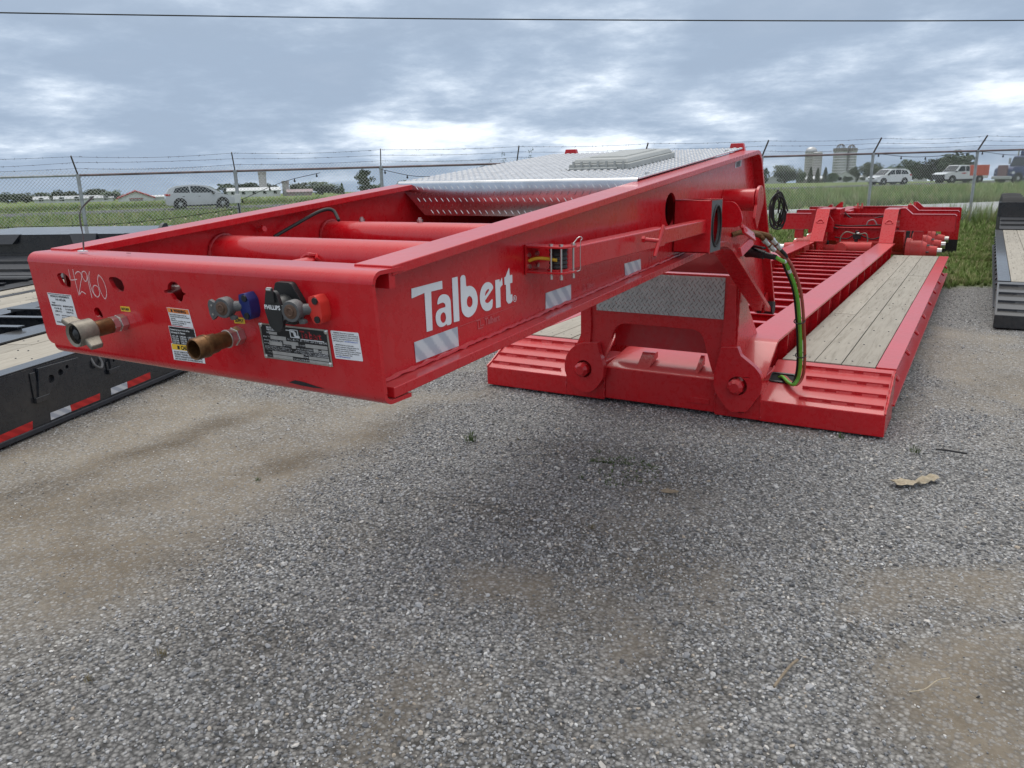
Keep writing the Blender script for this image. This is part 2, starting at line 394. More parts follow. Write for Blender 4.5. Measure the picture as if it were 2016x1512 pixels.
# ------------------------------------------------------------------ ground
_lat = {}
def vnoise(x, y, f, seed=0):
    """smooth value noise on numpy arrays"""
    if seed not in _lat: _lat[seed] = np.random.default_rng(seed+100).random((256, 256))
    T = _lat[seed]; x, y = np.asarray(x)*f, np.asarray(y)*f; i, j = np.floor(x).astype(int), np.floor(y).astype(int); u, v = x-i, y-j
    u, v = u*u*(3-2*u), v*v*(3-2*v); g = lambda a, b: T[a % 256, b % 256]
    return (g(i, j)*(1-u)+g(i+1, j)*u)*(1-v)+(g(i, j+1)*(1-u)+g(i+1, j+1)*u)*v
def fbm(x, y, f, seed=0, o=4): return sum(vnoise(x, y, f*2**k, seed+k)*.5**k for k in range(o))/(2-.5**(o-1))
def gpt(px, py): p = at(px, py, z=0); return (p.x, p.y)
dirt_polys = [[gpt(*q) for q in lp] for lp in (
    [(-300, 1010), (0, 880), (370, 735), (760, 792), (985, 752), (900, 800), (800, 860), (640, 960), (470, 1060), (300, 1160), (0, 1235), (-300, 1350)],
    [(960, 1090), (1040, 1075), (1110, 1090), (1090, 1130), (1000, 1150), (955, 1130)], [(1150, 1130), (1240, 1110), (1290, 1150), (1270, 1190), (1180, 1200)],
    [(1720, 1150), (1800, 1080), (1900, 1060), (2100, 1090), (2100, 1230), (1950, 1190), (1860, 1230), (1760, 1220)],
    [(1880, 1290), (2016, 1240), (2200, 1260), (2200, 1600), (1950, 1480), (1900, 1420), (1850, 1340)],
    [(1880, 1340), (1990, 1300), (2160, 1340), (2160, 1560), (1960, 1440)],
    [(1830, 640), (1950, 660), (2100, 720), (2100, 800), (1900, 760), (1800, 720)],
    [(1230, 1340), (1330, 1290), (1300, 1390), (1220, 1420)], [(770, 1330), (860, 1290), (840, 1370), (760, 1400)])]
def seg_d(x, y, P):
    n = len(P); ins = np.zeros_like(x, bool); dm = np.full_like(x, 1e9)
    for i in range(n):
        (x0, y0), (x1, y1) = P[i], P[(i+1) % n]
        c = ((y0 > y) != (y1 > y)) & (x < (x1-x0)*(y-y0)/(y1-y0+1e-12)+x0); ins ^= c
        dx, dy = x1-x0, y1-y0; t_ = np.clip(((x-x0)*dx+(y-y0)*dy)/(dx*dx+dy*dy+1e-12), 0, 1)
        dm = np.minimum(dm, np.hypot(x-x0-t_*dx, y-y0-t_*dy))
    return np.where(ins, dm, -dm)
def dirt_mask(x, y):
    x, y = np.asarray(x, float), np.asarray(y, float)
    wx, wy = x+(fbm(x, y, 1.3, 3)-.5)*1.1, y+(fbm(x, y, 1.3, 13)-.5)*1.1; m_ = np.zeros_like(x)
    for i, P in enumerate(dirt_polys):
        s_ = .70 if i == 0 else .28
        m_ = np.maximum(m_, np.clip(seg_d(wx, wy, P)/s_+.5, 0, 1)*(1 if i in (0, 4, 5) else .75))
    m_ = np.maximum(m_, np.clip((fbm(x, y, .9, 23)-.60)*6, 0, 1)*.6)
    return np.clip(m_*(.35+1.15*fbm(x, y, 2.6, 33, 4)), 0, 1)
FA = Vector((-15.97, 9.69)); FD = Vector((math.cos(.7503), math.sin(.7503))); FNI = Vector((FD.y, -FD.x))   # fence line, inward normal
def fence_d(x, y): return (x-FA.x)*FNI.x+(y-FA.y)*FNI.y                # metres inside the fence
def grass_mask(x, y):
    x, y = np.asarray(x, float), np.asarray(y, float)
    d = fence_d(x, y); edge = 8.6+(fbm(x, y, .8, 43)-.5)*2.2+(fbm(x, y, 4, 47)-.5)*.8
    return np.clip((edge-d)/.7, 0, 1)
def relief(x, y):
    d = np.hypot(x, y); return ((fbm(x, y, .7, 5, 3)-.5)*.035+(fbm(x, y, 6, 9, 2)-.5)*.012)*np.clip((26-d)/10, 0, 1)
def gz_np(x, y):
    d = np.hypot(x, y); lf = np.where(y > -np.abs(x), np.clip((np.degrees(np.arctan2(y, x))-116)/14, 0, 1), 1)
    return np.where(d < 28, 0, np.where(d < 120, -.45*np.clip((d-28)/92, 0, 1)**1.2, -.45-.0172*(d-120)))-.75*lf*np.clip((d-60)/60, 0, 1)
def axis(lo, hi, fine_lo, fine_hi, step):
    a = list(np.arange(fine_lo, fine_hi+step/2, step)); s_ = step; v = fine_lo
    while v > lo: s_ *= 1.22; v -= s_; a.insert(0, v)
    s_ = step; v = fine_hi
    while v < hi: s_ *= 1.22; v += s_; a.append(v)
    return np.array(a)
ax, ay = axis(-1500, 1500, -9, 5, .055), axis(-400, 2000, .2, 13, .055)
GX, GY = np.meshgrid(ax, ay, indexing='ij'); gx, gy = GX.ravel(), GY.ravel()
zz_ = gz_np(gx, gy)+relief(gx, gy)-.016
nx_, ny_ = len(ax), len(ay); idx = np.arange(nx_*ny_).reshape(nx_, ny_)
quads = np.stack([idx[:-1, :-1], idx[1:, :-1], idx[1:, 1:], idx[:-1, 1:]], -1).reshape(-1, 4)
me = bpy.data.meshes.new('ground'); me.vertices.add(len(gx)); me.vertices.foreach_set('co', np.stack([gx, gy, zz_], -1).ravel())
me.loops.add(quads.size); me.loops.foreach_set('vertex_index', quads.ravel()); me.polygons.add(len(quads)); me.polygons.foreach_set('loop_start', np.arange(len(quads))*4)
me.update(calc_edges=True); me.validate()
dm_, gm_ = dirt_mask(gx, gy), grass_mask(gx, gy)
def damp_mask(x, y):
    m_ = np.zeros_like(x); wx, wy = x+(fbm(x, y, 2.2, 61)-.5)*.5, y+(fbm(x, y, 2.2, 63)-.5)*.5
    for ln, w in (([(-200, 1150), (60, 1085), (250, 1050), (420, 985), (620, 900), (830, 815)], .16), ([(-100, 1010), (150, 930), (330, 860), (520, 800)], .20), ([(150, 1090), (280, 1040), (360, 1015)], .30)):
        P = [gpt(*q) for q in ln]; d = np.full_like(x, 1e9)
        for (x0, y0), (x1, y1) in zip(P, P[1:]):
            dx, dy = x1-x0, y1-y0; t_ = np.clip(((wx-x0)*dx+(wy-y0)*dy)/(dx*dx+dy*dy), 0, 1); d = np.minimum(d, np.hypot(wx-x0-t_*dx, wy-y0-t_*dy))
        m_ = np.maximum(m_, np.clip(1.2-d/w, 0, 1))
    m_ = np.maximum(m_, np.clip((fbm(x, y, .55, 67, 4)-.56)*5, 0, .6))
    return np.clip(m_*np.clip(2.6*fbm(x, y, 2.8, 69, 4)-.75, 0, 1.2), 0, 1)
for nm, arr in (('dirt', dm_), ('grassy', gm_), ('damp', damp_mask(gx, gy))):
    at_ = me.attributes.new(nm, 'FLOAT', 'POINT'); at_.data.foreach_set('value', arr.astype(np.float32))
for p in me.polygons: p.use_smooth = True
m, t, b = new_mat('yard_ground'); p = geo_pos(t)
dirt = N(t, 'ShaderNodeAttribute', attribute_name='dirt').outputs['Fac']; gras = N(t, 'ShaderNodeAttribute', attribute_name='grassy').outputs['Fac']
def vor(t, p, sc, feat='F1'):
    v = N(t, 'ShaderNodeTexVoronoi', feature=feat); v.inputs['Scale'].default_value = sc; L(t, p, v.inputs['Vector']); return v
v1, v2, v3 = vor(t, p, 62), vor(t, p, 110), vor(t, p, 30)
sepc = lambda v: (lambda n: (L(t, v.outputs['Color'], n.inputs[0]), n.outputs[0])[1])(N(t, 'ShaderNodeSeparateColor'))
st1 = ramp(t, sepc(v1), [(0, (.14, .138, .135)), (.35, (.25, .248, .243)), (.7, (.37, .367, .36)), (.93, (.48, .475, .465)), (1, (.64, .64, .62))])
st2 = ramp(t, sepc(v2), [(0, (.14, .138, .135)), (.5, (.27, .266, .258)), (1, (.43, .425, .41))])
stone = mixc(t, .45, st1, st2)
gap = ramp(t, v1.outputs['Distance'], [(.32, .95), (.72, .38)])
stone = mixc(t, 1.0, stone, gap, 'MULTIPLY')
soil = ramp(t, M(t, 'ADD', M(t, 'MULTIPLY', noise_tex(t, p, 1.7, 6, .6), .6), M(t, 'MULTIPLY', noise_tex(t, p, 40, 4, .6), .4)), [(.3, (.145, .122, .094)), (.52, (.225, .195, .153)), (.72, (.305, .27, .217))])
grit = ramp(t, sepc(vor(t, p, 150)), [(.80, 0), (.9, 1)]); soil = mixc(t, M(t, 'MULTIPLY', grit, .5), soil, st2)
peb = ramp(t, sepc(v1), [(.62, 0), (.7, 1)]); soil = mixc(t, M(t, 'MULTIPLY', peb, .55), soil, stone)
yard = mixc(t, dirt, stone, soil); damp = N(t, 'ShaderNodeAttribute', attribute_name='damp').outputs['Fac']
yard = mixc(t, M(t, 'MULTIPLY', damp, .75), yard, mixc(t, 1.0, yard, (.55, .50, .44), 'MULTIPLY'))
turf = ramp(t, M(t, 'ADD', M(t, 'MULTIPLY', noise_tex(t, p, .5, 5, .6), .55), M(t, 'MULTIPLY', noise_tex(t, p, 9, 5, .65), .45)), [(.3, (.08, .12, .03)), (.5, (.14, .19, .055)), (.7, (.22, .24, .085))])
L(t, mixc(t, gras, yard, turf), b.inputs['Base Color']); b.inputs['Roughness'].default_value = .9; b.inputs['Specular IOR Level'].default_value = .25
hgt = M(t, 'ADD', M(t, 'MULTIPLY', M(t, 'SUBTRACT', 1.0, v1.outputs['Distance']), M(t, 'SUBTRACT', 1.1, dirt)), M(t, 'MULTIPLY', noise_tex(t, p, 90, 3), .5))
bump(t, b, hgt, .7, .012)
me.materials.append(m); gnd = bpy.data.objects.new('ground', me); COL.objects.link(gnd); tag(gnd, kind='structure')

# ------------------------------------------------------------------ loose stones and grass (scattered, uncountable)
def scatter(name, pos, scale, rot, protos, label, mat_shared=None, parent=None):
    me = bpy.data.meshes.new(name); me.vertices.add(len(pos)); me.vertices.foreach_set('co', np.asarray(pos, np.float32).ravel())
    a = me.attributes.new('scl', 'FLOAT_VECTOR', 'POINT'); a.data.foreach_set('vector', np.asarray(scale, np.float32).ravel())
    a = me.attributes.new('rot', 'FLOAT_VECTOR', 'POINT'); a.data.foreach_set('vector', np.asarray(rot, np.float32).ravel())
    a = me.attributes.new('pick', 'INT', 'POINT'); a.data.foreach_set('value', rng.integers(0, len(protos), len(pos)).astype(np.int32))
    me.update()
    ob = bpy.data.objects.new(name, me); COL.objects.link(ob)
    g = bpy.data.node_groups.new(name, 'GeometryNodeTree'); g.interface.new_socket('Geometry', in_out='INPUT', socket_type='NodeSocketGeometry'); g.interface.new_socket('Geometry', in_out='OUTPUT', socket_type='NodeSocketGeometry')
    gi, go = g.nodes.new('NodeGroupInput'), g.nodes.new('NodeGroupOutput')
    iop = g.nodes.new('GeometryNodeInstanceOnPoints'); g.links.new(gi.outputs[0], iop.inputs['Points'])
    def named(nm, ty):
        n = g.nodes.new('GeometryNodeInputNamedAttribute'); n.data_type = ty; n.inputs[0].default_value = nm; return n.outputs[0]
    jn = g.nodes.new('GeometryNodeGeometryToInstance')
    for pr in reversed(protos):
        oi = g.nodes.new('GeometryNodeObjectInfo'); oi.inputs['Object'].default_value = pr; g.links.new(oi.outputs['Geometry'], jn.inputs[0])
    g.links.new(jn.outputs[0], iop.inputs['Instance']); iop.inputs['Pick Instance'].default_value = True
    g.links.new(named('pick', 'INT'), iop.inputs['Instance Index']); g.links.new(named('scl', 'FLOAT_VECTOR'), iop.inputs['Scale'])
    er = g.nodes.new('FunctionNodeEulerToRotation'); g.links.new(named('rot', 'FLOAT_VECTOR'), er.inputs[0]); g.links.new(er.outputs[0], iop.inputs['Rotation'])
    g.links.new(iop.outputs[0], go.inputs[0])
    md = ob.modifiers.new('scatter', 'NODES'); md.node_group = g
    return tag(ob, label, kind='stuff')
def proto(name, mb, mat, smooth=False):
    me = bpy.data.meshes.new(name); bmesh.ops.recalc_face_normals(mb.bm, faces=mb.bm.faces) if not smooth else None
    mb.bm.to_mesh(me); mb.bm.free(); me.materials.append(MATS[mat]); return bpy.data.objects.new(name, me)
m, t, b = new_mat('gravel_stone'); oi = N(t, 'ShaderNodeObjectInfo').outputs['Random']
c = ramp(t, oi, [(0, (.075, .077, .083)), (.2, (.155, .159, .168)), (.48, (.29, .295, .306)), (.75, (.45, .454, .462)), (.93, (.56, .55, .53)), (.965, (.44, .37, .29)), (1, (.80, .80, .78))])
L(t, mixc(t, M(t, 'MULTIPLY', noise_tex(t, coords(t), 1.6, 3), .22), c, tuple([.2, .195, .18])), b.inputs['Base Color']); b.inputs['Roughness'].default_value = .75; b.inputs['Specular IOR Level'].default_value = .35
stones = []
for k in range(7):
    mb = MB(); bmesh.ops.create_icosphere(mb.bm, subdivisions=1, radius=1)
    sx = Vector((random.uniform(.8, 1.25), random.uniform(.7, 1.0), random.uniform(.45, .75)))
    for v in mb.bm.verts:
        q = v.co.copy(); r = 1+.45*noise.noise(q*1.3+Vector((k*7, 3, 1))); v.co = Vector((q.x*sx.x, q.y*sx.y, q.z*sx.z))*r
    bmesh.ops.dissolve_limit(mb.bm, angle_limit=R(14), verts=mb.bm.verts, edges=mb.bm.edges)
    stones.append(proto('pebble', mb, 'gravel_stone'))
def stone_field(n, xr, yr, keep):
    x = rng.uniform(*xr, n); y = rng.uniform(*yr, n); k = keep(x, y) > rng.random(n); return x[k], y[k]
def dens(x, y):
    d = np.hypot(x, y); f = np.clip(1.15-(d-2.2)/9.5, .12, 1)
    ang = np.arctan2(x, y); view = np.clip(1.6-np.abs(ang+R(30.9))/R(33), 0, 1)
    gr = 1-np.clip(dirt_mask(x, y)*1.25, 0, .88); patch = np.clip(.15+1.35*fbm(x, y, 1.3, 71, 4), .2, 1.1)
    return f*view*gr*patch*(1-grass_mask(x, y))*np.where(d < .8, 0, 1)
x, y = stone_field(800000, (-8.5, 4.0), (.4, 12.5), dens)
s_ = (.0034+.0064*rng.random(len(x))**1.9)*(1-.42*np.clip(dirt_mask(x, y), 0, 1)); s_ *= np.where(rng.random(len(x)) < .03, rng.uniform(1.3, 2.1, len(x)), 1)
z_ = relief(x, y)-.016+s_*.28
scatter('gravel', np.stack([x, y, z_], -1), np.stack([s_*rng.uniform(.85, 1.25, len(x)), s_, s_*rng.uniform(.8, 1.1, len(x))], -1), np.stack([rng.normal(0, .35, len(x)), rng.normal(0, .35, len(x)), rng.uniform(0, 6.28, len(x))], -1), stones, 'loose grey crushed gravel spread over the yard')
# grass
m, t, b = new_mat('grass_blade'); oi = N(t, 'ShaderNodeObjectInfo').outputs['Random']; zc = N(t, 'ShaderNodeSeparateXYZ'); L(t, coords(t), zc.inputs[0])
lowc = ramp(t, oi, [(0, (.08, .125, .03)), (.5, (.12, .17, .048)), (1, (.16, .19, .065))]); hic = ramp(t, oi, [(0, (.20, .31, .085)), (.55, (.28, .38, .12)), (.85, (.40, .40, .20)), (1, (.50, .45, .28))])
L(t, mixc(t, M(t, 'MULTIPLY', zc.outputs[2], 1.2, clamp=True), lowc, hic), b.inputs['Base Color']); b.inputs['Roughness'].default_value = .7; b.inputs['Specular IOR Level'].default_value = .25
tufts = []
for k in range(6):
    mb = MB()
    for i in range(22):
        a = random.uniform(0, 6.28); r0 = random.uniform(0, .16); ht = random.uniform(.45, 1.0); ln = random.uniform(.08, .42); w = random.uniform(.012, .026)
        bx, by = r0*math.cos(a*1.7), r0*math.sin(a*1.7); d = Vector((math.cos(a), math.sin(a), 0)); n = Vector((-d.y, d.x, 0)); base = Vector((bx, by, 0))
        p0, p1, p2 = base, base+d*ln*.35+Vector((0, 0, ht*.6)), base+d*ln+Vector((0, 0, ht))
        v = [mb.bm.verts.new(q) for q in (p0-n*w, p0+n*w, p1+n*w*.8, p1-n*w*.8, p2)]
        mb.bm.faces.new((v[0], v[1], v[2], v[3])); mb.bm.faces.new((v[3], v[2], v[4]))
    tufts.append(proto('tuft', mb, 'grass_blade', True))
def grass_pts(n, xr, yr, keep): return stone_field(n, xr, yr, keep)
# mown strip inside the fence
def keep_in(x, y):
    d = fence_d(x, y); return np.where((d > .05), grass_mask(x, y), 0)*np.clip(1.15-np.hypot(x, y)/40, .15, 1)*np.where(x > -7, 1, .3)
x, y = grass_pts(330000, (-22, 9), (1, 34), keep_in)
hh = (.05+.075*rng.random(len(x)))*(.6+.8*fbm(x, y, 1.1, 57, 3))+np.clip(1.6-fence_d(x, y), 0, 1.6)*.22*rng.random(len(x))
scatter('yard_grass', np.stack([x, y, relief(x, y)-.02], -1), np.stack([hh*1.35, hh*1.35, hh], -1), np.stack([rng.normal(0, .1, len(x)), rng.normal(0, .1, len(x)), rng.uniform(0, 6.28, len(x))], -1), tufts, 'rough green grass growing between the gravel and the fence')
# tall field grass beyond it
def keep_out(x, y):
    d = -fence_d(x, y); r = np.hypot(x, y); ang = np.arctan2(x, y)
    view = np.clip(2.6-np.abs(ang+R(30.9))/R(24), 0, 1)
    return np.where((d > .1) & (d < 70), 1, 0)*view*np.clip(1.25-r/75, .10, 1)*(.45+.8*fbm(x, y, .35, 81, 3))
x, y = grass_pts(150000, (-85, 35), (-15, 90), keep_out)
r_ = np.hypot(x, y); hh = (.26+.30*rng.random(len(x)))*np.where(r_ > 40, 1.15, 1)*(.55+.8*fbm(x, y, .22, 91, 3))
def edge_pts(l): return [at(px, py, z=-.02) for px, py in l]
lane_far, lane_near = edge_pts([(1240, 418), (1330, 416), (1430, 415), (1540, 413.5), (1985, 395), (2500, 378)]), edge_pts([(1240, 419), (1330, 424), (1430, 432), (1540, 440), (1985, 432), (2500, 428)])
lane_poly = [(p.x, p.y) for p in lane_far]+[(p.x, p.y) for p in reversed(lane_near)]
road_a, road_b = at_dist(390, 56), at_dist(1890, 106); rd = (road_b-road_a); rd.z = 0; rd.normalize()
ro_ = np.abs((x-road_a.x)*(-rd.y)+(y-road_a.y)*rd.x)
ok = (seg_d(x, y, lane_poly) < -.15) & (ro_ > 3.3)
hh = np.where(ro_ < 12, hh*.4, hh); x, y, hh = x[ok], y[ok], hh[ok]
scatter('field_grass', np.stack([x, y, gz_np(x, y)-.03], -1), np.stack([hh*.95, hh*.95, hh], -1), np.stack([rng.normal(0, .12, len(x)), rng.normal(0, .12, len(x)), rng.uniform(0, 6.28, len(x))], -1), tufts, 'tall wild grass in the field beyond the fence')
# reeds against the fence and weeds in the gravel
rs_ = rng.uniform(5.2, 8.6, 900)*3.05; ro2 = -np.abs(rng.normal(0, .55, 900))+.15
k_ = fbm(rs_, ro2, .6, 99, 2) > rng.random(900)*.9; rs_, ro2 = rs_[k_], ro2[k_]
rx, ry = FA.x+FD.x*rs_+FNI.x*ro2, FA.y+FD.y*rs_+FNI.y*ro2; rh = rng.uniform(.35, .85, len(rx))
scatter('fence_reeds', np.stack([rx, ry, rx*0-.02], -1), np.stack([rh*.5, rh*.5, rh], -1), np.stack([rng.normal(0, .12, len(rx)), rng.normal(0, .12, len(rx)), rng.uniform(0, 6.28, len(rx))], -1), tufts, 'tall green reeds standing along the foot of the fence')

def small_tuft(px, py, h, n=1, name='weed', lab='small green weed growing in the gravel'):
    p = at(px, py, z=-.005); mb = MB()
    for i in range(26):
        a = random.uniform(0, 6.28); r0 = random.uniform(0, h*.5); ht = h*random.uniform(.4, 1); l_ = h*random.uniform(.15, .6); w = h*random.uniform(.02, .045)
        d = Vector((math.cos(a), math.sin(a), 0)); n_ = Vector((-d.y, d.x, 0)); base = p+Vector((r0*math.cos(a+1), r0*math.sin(a+1), -.004))
        p1, p2 = base+d*l_*.4+Vector((0, 0, ht*.6)), base+d*l_+Vector((0, 0, ht))
        mb.poly([base-n_*w, base+n_*w, p1+n_*w, p1-n_*w]); mb.poly([p1-n_*w, p1+n_*w, p2])
    return mb
simple('weed_green', (.07, .11, .03), .7, 0, .3, 60); simple('weed_dry', (.20, .165, .085), .8, 0, .3, 60)
ms = []
for (px, py, h, dry, lab) in ((928, 868, .075, 0, 'tallest green weed tuft in the gravel before the stepped red ramp'), (508, 945, .030, 0, 'flat green weed on the bare dirt under the red transom'), (1165, 1040, .030, 1, 'half-dry weed on the gravel below the mossy patch'), (1145, 940, .03, 0, 'small green weed at the edge of the mossy patch'), (1802, 890, .055, 0, 'small bright green weed beside the black cable scrap'), (1656, 862, .045, 0, 'green weed at the foot of the red ramp front'), (1180, 890, .025, 0, 'low green weed behind the mossy gravel patch'), (1020, 865, .022, 1, 'dry yellowish weed beside the tallest green tuft'), (320, 1290, .035, 1, 'withered weed in the coarse gravel of the foreground'), (175, 1340, .03, 1, 'dry weed sprig in the foreground gravel')):
    mb = small_tuft(px, py, h); mb.obj('weed', 'weed_dry' if dry else 'weed_green', weld=False, label=lab, cat='weed', group='weeds in the gravel')
mb = MB(); pc = [gpt(*q) for q in ((1150, 905), (1230, 895), (1300, 920), (1280, 960), (1200, 970))]
for i in range(150):
    k = random.random(); q = Vector(pc[0]).lerp(Vector(pc[2]), k).lerp(Vector(random.choice(pc)), random.random()*.8); h = random.uniform(.01, .022)
    for j in range(7):
        a = random.uniform(0, 6.28); d = Vector((math.cos(a), math.sin(a), 0)); n_ = Vector((-d.y, d.x, 0))*h*.14; b0_ = Vector((q.x, q.y, -.008)); mb.poly([b0_-n_, b0_+n_, b0_+d*h*.8+Vector((0, 0, h))])
mb.obj('moss_patch', 'weed_green', weld=False, label='thin green moss patch creeping over the gravel', kind='stuff')
# dropped things
def litter(name, pts, mat, lab, cat, th=.004, z0=.0):
    mb = MB(); P = [at(x, y, z=.004) for x, y in pts]
    mb.plate([[(p.x+random.uniform(-.006, .006), p.y+random.uniform(-.006, .006)) for p in P]], lambda a, b, d: (a, b, d), 0, .0015)
    bmesh.ops.triangulate(mb.bm, faces=mb.bm.faces); bmesh.ops.subdivide_edges(mb.bm, edges=mb.bm.edges, cuts=2, use_grid_fill=True)
    for v in mb.bm.verts: q = v.co.copy(); v.co += Vector((.008*noise.noise(q*60), .008*noise.noise(q*60+Vector((5, 1, 2))), .010+.022*noise.noise(Vector((q.x*38, q.y*38, 3)))))
    return mb.obj(name, mat, ang=20, label=lab, cat=cat)
litter('crumpled_paper', [(1750, 948), (1775, 944), (1800, 948), (1822, 940), (1835, 934), (1853, 944), (1832, 948), (1812, 953), (1798, 958), (1768, 957)], 'dry_leaf', 'torn tan paper scrap lying on the gravel', 'litter')
litter('dry_debris', [(1296, 966), (1310, 964), (1322, 966), (1336, 970), (1320, 972), (1302, 970)], 'twig', 'pale dry debris lying on the gravel by the mossy patch', 'litter')
mb = MB(); mb.tube(spline([at(1842, 885, z=.006), at(1860, 886, z=.012), at(1880, 889, z=.012), at(1904, 893, z=.008)], 5), .006, 8); mb.obj('cable_scrap', 'rubber', label='short piece of black cable lying on the gravel', cat='cable')
mb = MB(); mb.tube(spline([at(1524, 1352, z=.006), at(1540, 1330, z=.010), at(1557, 1310, z=.010), at(1570, 1299, z=.010), at(1566, 1303, z=.008)], 5), .0052, 8); mb.obj('stick', 'twig', label='bent grey stick lying on the foreground gravel', cat='stick')
mb = MB(); mb.tube(spline([at(1790, 1362, z=.006), at(1820, 1357, z=.014), at(1845, 1340, z=.010), at(1870, 1335, z=.008)], 5), .0022, 6); mb.obj('straw', 'dry_leaf', label='thin straw beside the bare tan dirt patch', cat='straw')
c = at(1064, 1308, z=.006); mb = MB(); mb.tube([c+Vector((.014*math.cos(R(a)), .014*math.sin(R(a)), .003)) for a in range(0, 361, 24)], .004, 6, False); mb.obj('washer', 'grey_cast', label='flat grey steel washer lying on the gravel', cat='washer')
simple('lane_paving', (.34, .35, .35), .9, 0, .2, 1.2)
# paved lane in the field and the road behind it
def strip(name, pts, w, mat, dz):
    mb = MB(); P = []
    for i, p in enumerate(pts):
        d = (pts[min(i+1, len(pts)-1)]-pts[max(i-1, 0)]).normalized(); n = Vector((-d.y, d.x, 0)); P.append((p-n*w/2, p+n*w/2))
    for (a, b_), (c, d) in zip(P, P[1:]):
        mb.poly([Vector((q.x, q.y, gz(q.x, q.y)+dz)) for q in (a, b_, d, c)])
    return tag(mb.obj(name, mat), kind='structure')
mb = MB()
for (a, b_), (c, d) in zip(zip(lane_near, lane_far), zip(lane_near[1:], lane_far[1:])):
    n_ = 10
    for i in range(n_):
        q = [a.lerp(c, i/n_), b_.lerp(d, i/n_), b_.lerp(d, (i+1)/n_), a.lerp(c, (i+1)/n_)]; m1, m2 = q[0].lerp(q[1], .5), q[3].lerp(q[2], .5)
        for w in ((q[0], m1, m2, q[3]), (m1, q[1], q[2], m2)): mb.poly([Vector((p.x, p.y, gz(p.x, p.y)+.015)) for p in w])
tag(mb.obj('lane', 'lane_paving'), kind='structure')
strip('road', [road_a+rd*(k*6-120) for k in range(60)], 6.4, 'asphalt', .03)

# ------------------------------------------------------------------ chain-link fence
fence = empty('chain_link_fence', (FA.x, FA.y, 0), label='galvanised chain-link fence topped with barbed wire along the yard', cat='fence')
def FP(s, z, off=0): return Vector((FA.x+FD.x*s+FNI.x*off, FA.y+FD.y*s+FNI.y*off, z))
S0, S1, SP = -3.05*4, 3.05*11, 3.05
def rail_z(s): return 1.853+.0256*s/3.05
for k in range(-4, 12):
    s = k*SP; zt = rail_z(s)
    mb = MB(); mb.cyl(FP(s, -.05), FP(s, zt-.02), .036, n=14); mb.cyl(FP(s, zt-.06), FP(s, zt+.01), .042, n=14); po = mb.obj('post', 'galvanised', fence)
    mb = MB(); mb.bar(FP(s, zt), FP(s, zt+.36, .26), .035, .02, up=FD.to_3d()); mb.obj('barb_arm', 'rust_arm', po)
    mb = MB(); mb.cyl(FP(s, zt-.012), FP(s+SP-.04, rail_z(s+SP)-.012), .024, n=10); mb.obj('top_rail', 'fence_rail' if k >= 0 else 'galvanised', fence)
for j, (o, h) in enumerate(((.08, .12), (.165, .235), (.25, .345))):
    mb = MB(); pts = []
    for k in range(-4, 11):
        for q in range(8): u = q/8; s = (k+u)*SP; pts.append(FP(s, rail_z(s)+h-.05*math.sin(math.pi*u)*(.3+.7*random.Random(k*3+j).random()), o))
    mb.tube(pts, .0035, 4)
    for p in pts[::1]:
        for q in range(3): c = p+(FD.to_3d()*random.uniform(0, .35)); d = Vector((random.uniform(-1, 1), random.uniform(-1, 1), random.uniform(-1, 1)))*.02; mb.cyl(c-d, c+d, .003, n=3)
    mb.obj('barbed_wire', 'rust_arm', fence, kind=None, weld=False)
mb = MB(); pitch = .0725; z0 = .05; slope = 1.0
def wire_seg(a, b_, w=.0028):
    d = (b_-a).normalized(); n = d.cross(Vector((FNI.x, FNI.y, 0))).normalized()*w; o_ = FNI.to_3d()*w
    vs_ = [mb.bm.verts.new(q) for q in (a-n, a+o_, a+n, b_-n, b_+o_, b_+n)]
    mb.bm.faces.new((vs_[0], vs_[1], vs_[4], vs_[3])); mb.bm.faces.new((vs_[1], vs_[2], vs_[5], vs_[4])); mb.bm.faces.new((vs_[2], vs_[0], vs_[3], vs_[5]))
H = 1.90
s = S0-H
while s < S1:
    for sg in (1, -1):
        a_s, b_s = (s, s+H) if sg > 0 else (s+H, s); 
        A, B = FP(a_s, z0, .006*sg), FP(b_s, z0+H+.0085*((a_s+b_s)/2)/1, .006*sg)
        lo, hi = max(S0, min(a_s, b_s)), min(S1, max(a_s, b_s))
        if hi > lo:
            f0, f1 = (lo-a_s)/(b_s-a_s), (hi-a_s)/(b_s-a_s); wire_seg(A.lerp(B, min(f0, f1)), A.lerp(B, max(f0, f1)))
    s += pitch
me_o = mb.obj('mesh', 'fence_wire', fence, weld=False, kind='stuff')
for z in (.45,):
    mb = MB(); mb.tube([FP(S0, z, .02), FP(S1, z, .02)], .003, 4); mb.obj('tension_wire', 'fence_wire', fence)
# string of bulbs hung along the fence
sl = empty('string_lights', tuple(FP(3.05, .55)), label='dark cable with small bulbs strung along the fence behind the grass', cat='string lights')
def swag(pts, drop=.0):
    mb = MB(); k = spline(pts, 10); mb.tube(k, .006, 5); mb.obj('cable', 'rubber', sl)
    return k
k1 = swag([FP(-9.0, .98, .06), FP(-6.1, .92, .06), FP(-3.05, .88, .06), FP(0, .85, .06), FP(1.5, .92, .06), FP(3.05, 1.10, .06)])
k2 = swag([FP(3.05, 1.25, .06), FP(4.0, 1.62, .06), FP(4.8, 1.80, .06)]); k3 = swag([FP(6.1, 1.84, .06), FP(6.9, 1.68, .06), FP(7.7, 1.72, .06), FP(8.4, 1.88, .06)]); k4 = swag([FP(18.3, 2.0, .06), FP(19.4, 1.9, .06), FP(20.6, 1.93, .06), FP(21.35, 2.0, .06), FP(22.5, 1.9, .06), FP(24.4, 2.0, .06)])
